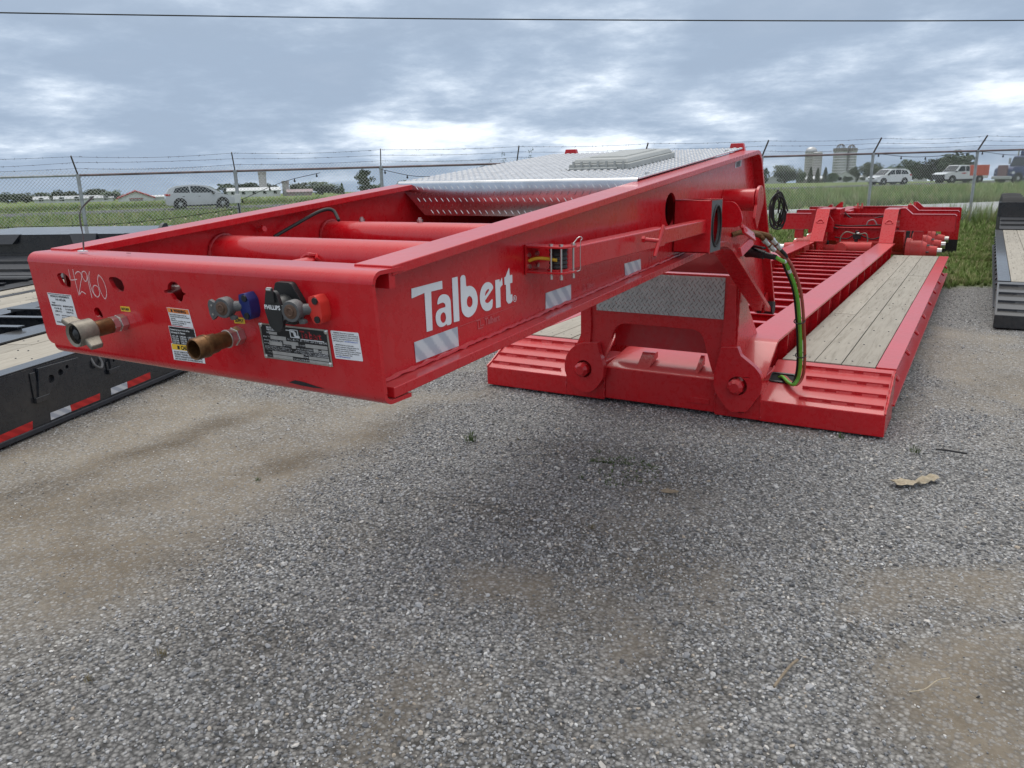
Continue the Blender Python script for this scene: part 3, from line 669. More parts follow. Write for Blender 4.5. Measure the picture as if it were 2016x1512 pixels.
for kk, st_ in ((k1, 2), (k2, 6), (k3, 6), (k4, 6)):
    for p in kk[1::st_]:
        mb = MB(); mb.cyl(p, p-Vector((0, 0, .03)), .011, n=6); mb.obj('bulb_holder', 'rubber', sl)
        mb = MB(); mb.lathe([(0, .012), (.4, .022), (.8, .018), (1, .004)], p-Vector((0, 0, .03)), p-Vector((0, 0, .075)), n=8); mb.obj('bulb', 'bulb' if kk is k1 else 'rubber', sl)
mb = MB(); c = FP(3.05, 1.32, .05); mb.box((c.x-.05, c.y-.04, c.z-.11), (c.x+.05, c.y+.04, c.z+.08)); bo = mb.obj('outlet_box', 'barn_white', bevel=.008, label='small white outlet box fixed to a fence post', cat='outlet box')
mb = MB(); mb.tube(spline([c+Vector((0, 0, -.11)), c+Vector((.02, 0, -.25)), c+Vector((0, .01, -.5)), c+Vector((.01, 0, -1.3))], 5), .012, 6); mb.obj('cord', 'rubber', bo, world=True)
# overhead line with its poles out of view
pa_, pb_ = at(0, 25, z=0), None
def sky_pt(px, py, dist): r = ray(px, py); h = math.hypot(r.x, r.y); return CP+r*(dist/h)
w0, w1, w2 = sky_pt(-700, 7, 24), sky_pt(1000, 38, 21.5), sky_pt(2750, 22, 30)
mb = MB(); mb.tube(spline([w0, sky_pt(0, 25, 22.6), w1, sky_pt(2016, 40, 26), w2], 14), .016, 6); pl0 = mb.obj('overhead_cable', 'rubber', label='thin dark overhead cable crossing the cloudy sky', cat='cable')
for w, lab in ((w0, 'wooden utility pole carrying the overhead cable beyond the black trailers'), (w2, 'wooden utility pole carrying the overhead cable beyond the road')):
    r0 = empty('utility_pole', (w.x, w.y, gz(w.x, w.y)), label=lab, cat='utility pole')
    mb = MB(); mb.tube([Vector((w.x, w.y, gz(w.x, w.y)-.1)), Vector((w.x, w.y, w.z+.6))], [.15, .10], 12); mb.obj('pole', 'bark', r0)
    mb = MB(); mb.bar((w.x-.8, w.y, w.z-.06), (w.x+.8, w.y, w.z-.06), .1, .1); mb.obj('crossarm', 'bark', r0)
# ------------------------------------------------------------------ red lowboy trailer
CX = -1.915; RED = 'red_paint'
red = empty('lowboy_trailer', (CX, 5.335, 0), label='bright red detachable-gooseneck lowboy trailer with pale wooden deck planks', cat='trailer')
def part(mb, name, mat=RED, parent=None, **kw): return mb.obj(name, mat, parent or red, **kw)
XR, XL = -1.20, -2.63                     # outer flange edges of the gooseneck
WEBS = ((-1.26, XR), (-2.57, XL))
# --- front transom: folded channel with cut-outs in its face
YT = 1.385
def TF(a, b, d): return (a, YT + d + (1.457-b)*.075, b)        # face leans back towards its foot
def tpx(x, y, d=0): p = at(x, y, Y=YT); return (p.x, p.z)
face = fillet([(XL, 1.458), (XL, 1.1885), (XR, 1.1885), (XR, 1.458)], [0, .035, 0, 0], 6, True)
def px_loop(pts): return [tpx(x, y) for x, y in pts]
c1 = [(110, 543), (113, 538), (124, 538), (132, 544), (137, 556), (136, 566), (126, 567), (118, 561)]
c2 = [(212, 550), (215, 545), (228, 546), (238, 553), (242, 566), (240, 575), (228, 574), (219, 566)]
c3 = [(320, 572), (327, 571), (329, 560), (336, 554), (345, 556), (354, 566), (357, 576), (364, 579), (358, 582), (356, 592), (349, 598), (338, 590), (332, 578), (321, 577)]
c4 = [(178, 612), (182, 606), (188, 607), (194, 617), (196, 626), (190, 629), (182, 624)]
mb = MB(); mb.plate([face]+[fillet(px_loop(q), .004, 2, True) for q in (c1, c2, c3, c4)], TF, 0, .012)
# fold along the top and the foot
top = [(YT, 1.4581)] + [(YT+.034-.034*math.cos(R(a)), 1.458+.030*math.sin(R(a))) for a in range(10, 91, 10)] + [(YT+.12, 1.489)]
mb.flange(top, -.010, XL-.003, XR+.003)
foot = [(YT+.125, 1.1585), (YT+.0501, 1.1585)] + [(YT+.0501-.030*math.sin(R(a)), 1.1885-.030*math.cos(R(a))) for a in range(10, 91, 10)]
mb.flange(foot, -.010, XL+.034, XR)
tr = part(mb, 'transom', bevel=.002, ang=40)
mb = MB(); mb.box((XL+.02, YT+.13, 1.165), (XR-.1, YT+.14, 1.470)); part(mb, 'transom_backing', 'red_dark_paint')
# --- side beams
topln = fillet([(1.462, 1.494), (4.99, 1.812), (5.64, .78)], .09, 7)
botln = fillet([(1.444, 1.170), (4.36, 1.303), (5.57, .715)], .16, 7)
hole = at(1318, 412, X=-1.26)
for k, (xw, xo) in enumerate(WEBS):
    x0, x1 = xw-.06, xw+.06
    web = [(1.46, 1.195)]+[(y, z+.025) for y, z in botln[1:-1]]+[(5.57, .745), (5.625, .79)]+[(y, z-.02) for y, z in reversed(topln[1:-1])]+[(1.46, 1.475)]
    mb = MB(); mb.plate([web]+([circle((hole.y, hole.z), .075, 24)] if k == 0 else []), lambda a, b, d: (d, a, b), xw-.006, xw+.006)
    part(mb, 'gooseneck_web', bevel=0)
    mb = MB(); mb.flange(topln, -.025, x0, x1); part(mb, 'gooseneck_top_flange', bevel=.003)
    mb = MB(); mb.flange(botln, .028, x0, x1); part(mb, 'gooseneck_bottom_flange', bevel=.003)
    mb = MB(); s_ = 1 if k == 0 else -1                           # weld bead along the foot of the web
    pts = [(xw+s_*.009, y+i*0, z+.031+random.uniform(-.002, .003)) for i, (y, z) in enumerate([(1.47+j*.022, 1.1715+(1.47+j*.022-1.444)*.0456) for j in range(128)])]
    mb.tube(pts, [.006+random.uniform(-.0018, .0022) for _ in pts], 6); part(mb, 'weld_bead', RED)
for x0, x1 in ((-1.318, -1.203), (-2.627, -2.512)):
    mb = MB(); mb.box((x0, 1.452, 1.440), (x1, 1.475, 1.486)); part(mb, 'flange_filler')
# closing plates across the gooseneck
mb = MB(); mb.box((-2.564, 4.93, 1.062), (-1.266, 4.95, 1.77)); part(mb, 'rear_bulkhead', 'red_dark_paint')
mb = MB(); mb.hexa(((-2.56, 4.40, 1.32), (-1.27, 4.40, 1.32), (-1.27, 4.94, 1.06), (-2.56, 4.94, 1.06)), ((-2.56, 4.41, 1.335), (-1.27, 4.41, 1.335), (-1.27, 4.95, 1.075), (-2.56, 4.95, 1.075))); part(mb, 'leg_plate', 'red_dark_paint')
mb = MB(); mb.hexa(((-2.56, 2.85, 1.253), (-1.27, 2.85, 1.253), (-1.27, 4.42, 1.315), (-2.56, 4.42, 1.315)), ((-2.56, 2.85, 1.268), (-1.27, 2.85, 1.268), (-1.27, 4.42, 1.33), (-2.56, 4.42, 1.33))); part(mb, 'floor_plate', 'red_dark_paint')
# --- cross tubes and stubs
for (y, z, r) in ((2.10, 1.418, .072), (2.70, 1.443, .066)):
    mb = MB(); mb.cyl((-2.562, y, z), (-1.268, y, z), r, n=40, caps=False); part(mb, 'cross_tube', ang=50)
    mb = MB()
    for a in range(0, 361, 8): pass
    ring = [(-2.556, y+(r+.003)*math.cos(R(a)), z+(r+.003)*math.sin(R(a))) for a in range(0, 361, 8)]
    mb.tube(ring, [.006+random.uniform(-.002, .002) for _ in ring], 6, False); part(mb, 'weld_bead', 'red_dark_paint')
for (x, y0, z0, y1, z1, r) in ((-2.02, 1.42, 1.375, 2.06, 1.405, .030), (-1.52, 1.42, 1.375, 2.06, 1.405, .030), (-1.70, 2.13, 1.42, 2.66, 1.435, .028)):
    mb = MB(); mb.cyl((x, y0, z0), (x, y1, z1), r, n=20); part(mb, 'stub_tube')
    mb = MB(); ring = [(x+(r+.012*random.random())*math.cos(R(a)), y1-.04+random.uniform(-.012, .012), z1+(r+.006)*math.sin(R(a))) for a in range(0, 361, 20)]
    mb.tube(ring, .008, 6, False); part(mb, 'weld_bead')
for (x, y, z) in ((-2.37, 2.70, 1.508), (-2.05, 2.70, 1.508)):
    mb = MB(); mb.cyl((x, y, z), (x, y, z+.012), .013, n=6).cyl((x, y, z+.012), (x, y, z+.02), .008, n=10); part(mb, 'bolt', 'bright_metal')
mb = MB(); a0, a1 = at(540, 466, X=-2.545), at(667, 434, X=-2.40)
mb.tube(spline([a0, at(580, 443, X=-2.52), at(630, 416, X=-2.48), at(655, 414, X=-2.45), a1], 6), .0075, 8); part(mb, 'air_line', 'rubber')
mb = MB(); p = at(511, 452, X=-2.55); mb.cyl(p, p+Vector((.03, 0, .004)), .012, n=8).cyl(p+Vector((.012, 0, 0)), p+Vector((.02, 0, .02)), .006, n=8); part(mb, 'valve_stub')
# --- diamond plate cover with its bent front flap
SL = .0902
def CZ(y): return 1.502+SL*(y-1.465)
CY0, CY1, CXA, CXB = 3.27, 4.93, -2.60, -1.30
mb = MB(); mb.hexa(((CXA, CY0, CZ(CY0)), (CXB, CY0, CZ(CY0)), (CXB, CY1, CZ(CY1)), (CXA, CY1, CZ(CY1))), ((CXA, CY0, CZ(CY0)+.004), (CXB, CY0, CZ(CY0)+.004), (CXB, CY1, CZ(CY1)+.004), (CXA, CY1, CZ(CY1)+.004)))
cover = part(mb, 'cover_plate', 'aluminium')
mb = MB(); lugs(mb, lambda a, b, n: (CXA+a, CY0+b, CZ(CY0+b)+.004+n), CXB-CXA, CY1-CY0); part(mb, 'tread_pattern', 'aluminium', cover, kind='stuff', weld=False, ang=20)
FZ = CZ(CY0)+.004
fl = [(CY0+.001, FZ)] + [(CY0-.012*math.sin(R(a)), FZ-.012+.012*math.cos(R(a))) for a in range(10, 81, 10)] + [(CY0+.020, FZ-.165)]
mb = MB(); mb.flange(fl, -.004, CXA+.0, CXB+.0)
for v in mb.bm.verts:                                            # the flap is cut back on its left
    k = max(0, (FZ-.02-v.co.z)/.145)
    if v.co.x < CX and k > 0: v.co.x += k*.14
flap = part(mb, 'cover_flap', 'aluminium', ang=50)
mb = MB(); yb = lambda s: CY0-.031+.011*s
lugs(mb, lambda a, b, n: (CXA+a, CY0-.0122+(.150-b)/.150*.0312-n, FZ-.163+b), CXB-CXA, .148, inside=lambda a, b: a > .02+(1-b/.148)*.14+.01)
part(mb, 'tread_pattern', 'aluminium', flap, kind='stuff', weld=False, ang=20)
# hatch on the cover
Pn, Pp = (0, -SL, 1), (0, CY0, CZ(CY0)+.004)
hx0, hx1, hy0, hy1 = -1.85, -1.52, 3.70, 4.36
def HP(x, y, h): return (x, y, CZ(y)+.004+h)
mb = MB(); mb.hexa([HP(hx0, hy0, 0), HP(hx1, hy0, 0), HP(hx1, hy1, 0), HP(hx0, hy1, 0)], [HP(hx0, hy0, .03), HP(hx1, hy0, .03), HP(hx1, hy1, .03), HP(hx0, hy1, .03)]); ht = part(mb, 'hatch', 'grey_hatch', bevel=.006)
mb = MB(); mb.hexa([HP(hx0+.01, hy0+.01, .03), HP(hx1-.01, hy0+.01, .03), HP(hx1-.01, hy1-.01, .03), HP(hx0+.01, hy1-.01, .03)], [HP(hx0+.025, hy0+.025, .052), HP(hx1-.025, hy0+.025, .052), HP(hx1-.025, hy1-.025, .052), HP(hx0+.025, hy1-.025, .052)]); lid = part(mb, 'hatch_lid', 'grey_hatch', ht, bevel=.006)
mb = MB(); mb.hexa([HP(hx0+.07, hy0+.10, .052), HP(hx1-.07, hy0+.10, .052), HP(hx1-.07, hy1-.10, .052), HP(hx0+.07, hy1-.10, .052)], [HP(hx0+.075, hy0+.105, .058), HP(hx1-.075, hy0+.105, .058), HP(hx1-.075, hy1-.105, .058), HP(hx0+.075, hy1-.105, .058)]); part(mb, 'lid_panel', 'grey_hatch', ht, bevel=.002)
for i in range(7):
    x = hx0+.03+i*(hx1-hx0-.06)/6
    mb = MB(); mb.obox(HP(x, hy0-.004, .022), (.005, 0, 0), (0, .006, 0), (0, 0, .022)); part(mb, 'lid_rib', 'grey_hatch', ht, bevel=.002)
mb = MB(); mb.cyl(HP(hx0+.01, hy0-.008, .008), HP(hx1-.06, hy0-.008, .008), .007, n=10); part(mb, 'hinge', 'grey_hatch', ht)
for (x, w) in ((-2.47, .05), (-1.345, .05)):
    mb = MB(); mb.prism_y([(x-w, CZ(4.99)-.02), (x+w, CZ(4.99)-.02), (x+w*.75, CZ(4.99)+.030), (x-w*.75, CZ(4.99)+.030)], 4.965, 5.0); part(mb, 'stop_tab', bevel=.004)
for x, y in ((-1.33, 3.45), (-1.33, 4.7)):
    mb = MB(); mb.cyl((x, y, CZ(y)+.004), (x, y, CZ(y)+.012), .012, n=6); part(mb, 'bolt', 'bright_metal')
# --- lettering and tape on the right web
XD = -1.2530
def WP(px, py): p = at(px, py, X=XD); return (p.y, p.z)
LT = {
 'T': [[(130, 387), (395, 318), (398, 388), (300, 412), (313, 745), (263, 760), (243, 423), (132, 472)]],
 'a': [[(352, 530), (360, 470), (385, 440), (420, 433), (450, 447), (468, 485), (478, 695), (437, 704), (436, 690), (405, 716), (370, 718), (348, 690), (338, 640), (345, 590), (370, 562), (425, 545), (422, 520), (405, 505), (380, 512)], [(392, 596), (412, 588), (426, 608), (430, 650), (417, 680), (397, 684), (381, 658), (380, 622)]],
 'l': [[(480, 295), (528, 283), (545, 665), (497, 677)]],
 'b': [[(552, 275), (595, 265), (603, 372), (625, 361), (655, 366), (685, 396), (700, 450), (703, 510), (690, 570), (660, 615), (625, 637), (592, 626), (566, 588), (557, 500)], [(626, 448), (646, 455), (660, 490), (655, 532), (636, 550), (616, 541), (607, 512), (610, 470)]],
 'e': [[(840, 378), (822, 342), (796, 328), (765, 336), (738, 370), (721, 430), (722, 500), (742, 558), (772, 583), (805, 575), (830, 548), (832, 468), (806, 500), (790, 512), (770, 508), (764, 492)], [(764, 450), (768, 420), (782, 396), (797, 388), (803, 398), (772, 445)]],
 'r': [[(853, 315), (890, 305), (893, 332), (912, 290), (917, 352), (896, 378), (901, 545), (861, 555)]],
 't': [[(973, 205), (978, 272), (1000, 266), (1002, 335), (981, 341), (986, 440), (1001, 434), (1003, 490), (986, 512), (965, 516), (949, 490), (946, 352), (934, 354), (932, 290), (942, 285)]],
}
mb = MB()
for ch, loops in LT.items():
    r = .003 if ch in 'Tl' else .006
    mb.plate([fillet([WP(780+x/4.383, 480+y/4.383) for x, y in lp], .0008 if ch in 'Tlrt' else .012, 1 if ch in 'Tlrt' else 4, True) for lp in loops], lambda a, b, d: (d, a, b), XD, XD+.0006)
part(mb, 'lettering', 'white_print', weld=False)
mb = MB(); cc = WP(780+1023/4.383, 480+473/4.383); mb.plate([circle(cc, .0105, 24, .0105), circle(cc, .0085, 24, .0085)], lambda a, b, d: (d, a, b), XD, XD+.0006)
text_into(mb, 'R', lambda a, b: (XD+.0006, cc[0]+a, cc[1]+b), 0, -.0045, .009, None, 'C', .03); part(mb, 'registered_mark', 'white_print', weld=False)
def tape_px(tl, tr_, br, bl, mat='tape_white'):
    mb = MB(); mb.plate([[WP(*q) for q in (tl, tr_, br, bl)]], lambda a, b, d: (d, a, b), XD, XD+.0007); return part(mb, 'reflective_tape', mat)
tape_px((815, 674), (900.5, 643), (903, 681), (819, 714)); tape_px((1074, 577), (1124, 560), (1124, 590), (1074, 611)); tape_px((1229, 519), (1261, 510), (1262, 535), (1231, 548)); tape_px((1398, 467), (1412, 463), (1411, 473), (1398, 478))
def faint(px, py, sc):
    p = WP(px, py); mb = MB(); text_into(mb, 'Talbert', lambda a, b: (XD+.0006, p[0]+a, p[1]+b), .05*sc, 0, .022*sc, None, 'L', .03)
    for q in ([(0, .024), (.022, .024), (.026, .020), (.026, .004), (.045, .004), (.045, .001), (.023, .001), (.023, .021), (0, .021)],
              [(.008, .018), (.011, .018), (.011, -.004), (.04, -.004), (.04, -.007), (.008, -.007)]):
        mb.plate([[(p[0]+a*sc, p[1]+b*sc) for a, b in q]], lambda a, b, d: (d, a, b), XD, XD+.0006)
    part(mb, 'faint_logo', 'ink_faint', weld=False)
faint(938, 645, .9); faint(1146, 570, .75); faint(1277, 514, .7)
for a, b in (((905, 642), (1015, 601)), ((1127, 558), (1195, 535))):
    mb = MB(); A, B = WP(*a), WP(*b); mb.plate([[A, B, (B[0], B[1]-.0012), (A[0], A[1]-.0012)]], lambda a, b, d: (d, a, b), XD, XD+.0005); part(mb, 'backing_edge', 'ink_faint')
q = [WP(1448, 318), (WP(1460, 313)), WP(1459, 327), WP(1447, 331)]
mb = MB(); mb.plate([q], lambda a, b, d: (d, a, b), XD, XD+.0007); st = part(mb, 'serial_label', 'sticker_white')
mb = MB()
for i in range(4):
    k = .18+.2*i; A = Vector(q[0]).lerp(Vector(q[3]), k); B = Vector(q[1]).lerp(Vector(q[2]), k); A, B = A.lerp(B, .15), A.lerp(B, .85)
    mb.plate([[tuple(A), tuple(B), (B.x, B.y-.006), (A.x, A.y-.006)]], lambda a, b, d: (d, a, b), XD+.0008, XD+.0012)
part(mb, 'label_bars', 'ink', st)
mb = MB(); mb.plate([circle((hole.y, hole.z), .11, 20)], lambda a, b, d: (d, a, b), -1.32, -1.31); part(mb, 'hole_dark_disc', 'hole_dark')  # black disc behind the web hole paints its inner shade
# --- side box, its arm and the marker-lamp bracket
bx0, bx1, by0, by1, bz0, bz1 = -1.252, -1.075, 3.60, 3.77, 1.325, 1.565
mb = MB(); mb.box((bx0, by0, bz0), (bx0+.008, by1, bz1)); mb.box((bx0, by0, bz1-.008), (bx1, by1, bz1)); mb.box((bx0, by0, bz0), (bx1, by1, bz0+.008)); mb.box((bx0, by0, bz0), (bx1, by0+.008, bz1)); mb.box((bx0, by1-.008, bz0), (bx1, by1, bz1))
sb = part(mb, 'side_box', bevel=.004)
cy_, cz_ = (by0+by1)/2, (bz0+bz1)/2
mb = MB(); mb.plate([[(by0+.003, bz0+.003), (by1-.003, bz0+.003), (by1-.003, bz1-.003), (by0+.003, bz1-.003)], circle((cy_, cz_), .066, 28, .092)], lambda a, b, d: (d, a, b), bx1-.012, bx1+.001); part(mb, 'box_end_plate', 'grey_cast', sb)
mb = MB(); rg = [(bx1+.003, cy_+.068*math.cos(R(a)), cz_+.094*math.sin(R(a))) for a in range(0, 361, 10)]; mb.tube(rg, .005, 8, False); part(mb, 'ring_seal', 'rubber', sb)
mb = MB(); mb.plate([circle((cy_, cz_), .064, 28, .090)], lambda a, b, d: (d, a, b), bx1-.10, bx1-.09); part(mb, 'inner_disc', 'brass_old', sb)
mb = MB(); A0, A1 = Vector((-1.165, 2.27, 1.430)), Vector((-1.118, 3.605, 1.447)); mid = A0.lerp(A1, .62)
mb.bar(A0, mid, .055, .075); part(mb, 'arm_sleeve', bevel=.006)
mb = MB(); mb.bar(mid-Vector((0, .02, 0)), A1, .045, .062); part(mb, 'arm_bar', bevel=.006)
hp = at(1265, 471, X=-1.10); mb = MB(); mb.cyl(hp, hp+Vector((.06, .012, -.006)), .008, n=12); e_ = hp+Vector((.06, .012, -.006)); mb.cyl(e_+Vector((-.004, -.03, -.055)), e_+Vector((.004, .035, .055)), .007, n=12); mb.cyl(hp, hp+Vector((.012, 0, 0)), .013, n=6); part(mb, 't_handle')
lx0, lx1, ly0, ly1, zt_, zb_ = -1.252, -1.118, 2.19, 2.275, 1.470, 1.390
for z in (zt_, zb_):
    mb = MB(); mb.prism_z(fillet([(lx0, ly0), (lx1, ly0), (lx1+.012, ly0+.05), (lx1+.012, ly1), (lx0, ly1)], .010, 3, True), z, z+.006); part(mb, 'bracket_plate', bevel=.001)
mb = MB(); mb.box((lx0, ly0-.002, zb_-.006), (lx0+.006, ly1, zt_+.010)); part(mb, 'bracket_back', bevel=.001)
mb = MB(); mb.lathe([(0, .027), (.06, .030), (.2, .027), (.26, .030), (.4, .027), (.46, .030), (.6, .027), (.66, .030), (.8, .027), (.86, .030), (1, .027)], (-1.160, 2.245, zb_+.012), (-1.160, 2.245, zt_-.002), n=24); part(mb, 'ribbed_roller', 'rubber')
mb = MB(); mb.cyl((-1.160, 2.245, zb_+.0065), (-1.160, 2.245, zb_+.012), .036, n=24); part(mb, 'roller_base')
mb = MB(); mb.tube(spline([(-1.245, 2.205, 1.428), (-1.22, 2.208, 1.436), (-1.19, 2.215, 1.436), (-1.15, 2.215, 1.432)], 5), .0055, 8); part(mb, 'lamp_cable', 'yellow_cable')
for (x, y) in ((-1.128, 2.203), (-1.165, 2.205), (-1.115, 2.262)):
    mb = MB(); mb.cyl((x, y, zb_-.016), (x, y, zt_+.010), .0034, n=10); mb.cyl((x, y, zt_+.0065), (x, y, zt_+.013), .0075, n=6); mb.cyl((x, y, zb_-.018), (x, y, zb_-.006), .006, n=6); part(mb, 'pin_bolt', 'bright_metal')
for (y, z) in ((2.205, 1.447), (2.205, 1.410), (2.26, 1.447), (2.26, 1.410)):
    mb = MB(); mb.cyl((lx0+.005, y, z), (lx0+.012, y, z), .008, n=6); part(mb, 'bracket_bolt', 'bright_metal')
hx_, hy_ = -1.115, 2.262
mb = MB(); mb.tube(spline([(hx_, hy_, zt_+.012), (hx_+.004, hy_+.008, zt_+.020), (hx_+.009, hy_+.016, zt_+.029), (hx_+.014, hy_+.024, zt_+.031), (hx_+.018, hy_+.028, zt_+.025), (hx_+.014, hy_+.024, zt_+.018), (hx_+.013, hy_+.024, zt_), (hx_+.013, hy_+.024, zt_-.04), (hx_+.013, hy_+.024, zb_+.008), (hx_+.006, hy_+.014, zb_+.002)], 5), .0013, 6); part(mb, 'hairpin_clip', 'bright_metal')
# --- latch work near the rear of the right web
mb = MB(); mb.cyl((-1.254, 4.43, 1.535), (-1.08, 4.43, 1.535), .060, n=28); part(mb, 'pivot_stub', bevel=.003)
cam_pts = arc((4.46, 1.535), .075, -20, 200, 14)+[(4.38, 1.50), (4.36, 1.44), (4.42, 1.38)]
mb = MB(); mb.plate([cam_pts], lambda a, b, d: (d, a, b), -1.078, -1.062); part(mb, 'cam_plate', bevel=.003)
mb = MB(); mb.prism_y(fillet([(-1.253, 1.535), (-1.14, 1.535), (-1.105, 1.49), (-1.09, 1.43), (-1.12, 1.40), (-1.253, 1.40)], .03, 4, True), 4.22, 4.235); part(mb, 'stay_plate', bevel=.003)
lt = [at(1456, 437, X=-1.12), at(1462, 450, X=-1.10), at(1483, 466, X=-1.09), at(1480, 474, X=-1.09), at(1458, 496, X=-1.10)]
mb = MB()
for p, q_ in zip(lt, lt[1:]): mb.bar(p, p+(q_-p)*1.05, .05, .016, up=(1, .3, .3))
part(mb, 'latch_handle', bevel=.004)
mb = MB(); mb.tube(spline([(-1.30, 5.075, 1.63), (-1.28, 5.17, 1.625), (-1.28, 5.20, 1.58), (-1.28, 5.20, 1.50), (-1.28, 5.195, 1.45), (-1.30, 5.16, 1.41)], 6), .024, 10); part(mb, 'grab_loop')
for j in range(7):
    rj = random.Random(j+5); c0 = at(1531+rj.uniform(-7, 6), 412+rj.uniform(-5, 8), Y=5.32+.012*j); hx, hz_ = rj.uniform(.022, .058), rj.uniform(.085, .125)
    pts = spline([c0+Vector((hx*math.cos(R(a))*rj.uniform(.7, 1.2), .03*math.cos(R(a+40*j)), hz_*math.sin(R(a))*rj.uniform(.85, 1.1))) for a in range(0, 360, 45)]+[c0+Vector((hx, 0, 0))], 4)
    mb = MB(); mb.tube(pts, .0055, 6, False); part(mb, 'hose_coil', 'rubber')
mb = MB(); p = at(1513, 610, X=-1.245); mb.cyl(p, p+Vector((.02, 0, 0)), .014, n=6); part(mb, 'pivot_bolt', 'bright_metal')
mb = MB(); mb.cyl((-1.30, 5.56, .76), (-1.19, 5.56, .76), .045, n=20); part(mb, 'pivot_roller', 'rubber')
mb = MB(); mb.prism_x([(5.45, .74), (5.66, .74), (5.66, .86), (5.58, .90)], -1.25, -1.235); part(mb, 'pivot_gusset')
# --- arch that couples the gooseneck to the deck
YA = 5.33
def AP(px, py, Y=YA): p = at(px, py, Y=Y); return (p.x, p.z)
arch = [(-2.66, .30), (-2.60, .42), (-2.553, .52), (-2.553, 1.0), (-1.374, 1.0), (-1.374, .50), (-1.33, .42), (-1.27, .33), (-1.53, .30), (-1.551, .36), (-1.628, .608), (-2.264, .610), (-2.362, .36), (-2.37, .30)]
mb = MB(); mb.prism_y(fillet(arch, [.0, .05, .05, 0, 0, .05, .05, 0, 0, .03, .07, .07, .03, 0], 5, True), YA, YA+.05); part(mb, 'coupling_arch', bevel=.004)
for x0, x1 in ((-1.395, -1.376), (-2.551, -2.532)):
    mb = MB(); mb.prism_x([(YA+.051, .30), (6.05, .30), (5.95, .48), (5.62, .74), (5.50, 1.0), (YA+.051, 1.0)], x0, x1); part(mb, 'arch_cheek', bevel=.003)
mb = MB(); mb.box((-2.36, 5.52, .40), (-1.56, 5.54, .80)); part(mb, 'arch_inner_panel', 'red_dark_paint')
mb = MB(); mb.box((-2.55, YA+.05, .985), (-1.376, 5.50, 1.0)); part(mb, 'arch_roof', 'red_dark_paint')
pw0, pw1, pz0, pz1 = -2.43, -1.472, .697, .985
mb = MB(); mb.box((pw0, YA-.006, pz0), (pw1, YA-.001, pz1)); tp = part(mb, 'tread_panel', 'aluminium_dull')
mb = MB(); lugs(mb, lambda a, b, n: (pw0+a, YA-.006-n, pz0+b), pw1-pw0, pz1-pz0, .036); part(mb, 'tread_pattern', 'aluminium_dull', tp, kind='stuff', weld=False, ang=20)
for pts in ([(1146, 590), (1164, 590), (1166, 640), (1163, 690), (1160, 696), (1150, 694), (1146, 680)], [(1436, 560), (1452, 560), (1448, 715), (1440, 728), (1420, 726), (1416, 715)]):
    mb = MB(); mb.prism_y(fillet([AP(*q) for q in pts], .012, 3, True), YA-.022, YA); part(mb, 'leg_doubler', bevel=.003)
hookL = [(200, 330), (150, 345), (100, 385), (65, 440), (50, 510), (52, 570), (80, 640), (130, 705), (200, 752), (260, 756), (305, 735), (345, 690), (382, 630), (388, 540), (370, 470), (350, 420), (330, 330)]
hookR = [(1395, 370), (1380, 440), (1355, 530), (1335, 610), (1336, 700), (1360, 775), (1440, 890), (1490, 928), (1600, 932), (1640, 905), (1695, 830), (1735, 780), (1752, 715), (1754, 650), (1735, 595), (1690, 540), (1620, 482), (1568, 440), (1545, 370)]
for hk, pin in ((hookL, (210, 555)), (hookR, (1535, 705))):
    o2 = [AP(1100+u/4.383, 600+v/4.383, 5.27) for u, v in hk]; c = AP(1100+pin[0]/4.383, 600+pin[1]/4.383, 5.27)
    mb = MB(); mb.plate([fillet(o2, .01, 2, True), circle((c[0]+.004, c[1]+.004), .066, 28)], lambda a, b, d: (a, d, b), 5.27, YA-.001); part(mb, 'hook_plate', bevel=.004)
    mb = MB(); mb.lathe([(0, .034), (.12, .056), (1, .056)], (c[0]-.004, 5.215, c[1]), (c[0]-.004, 5.40, c[1]), n=10); part(mb, 'coupling_pin', bevel=.002, ang=25)
for x0, x1 in ((-2.69, -2.365), (-1.505, -1.185)):
    mb = MB(); mb.box((x0, 5.331, .004), (x1, 5.72, .30)); part(mb, 'lug_block', bevel=.006)
mb = MB(); mb.prism_x([(5.345, .015), (6.3, .015), (6.3, .33), (5.75, .33), (5.36, .268), (5.345, .255)], -2.364, -1.506); bx_ = part(mb, 'front_box', bevel=.006)
mb = MB(); A, B = AP(1354, 781, 5.34), AP(1396, 797, 5.34); mb.box((A[0], 5.338, B[1]), (B[0], 5.346, A[1])); part(mb, 'blank_plate', parent=bx_, bevel=.002)
mb = MB(); mb.prism_x([(5.40, .274), (5.58, .32), (5.58, .365), (5.52, .365)], -2.13, -2.03); mb.prism_x([(5.39, .274), (5.55, .31), (5.55, .38), (5.53, .38)], -1.68, -1.655); part(mb, 'wedge_stop')
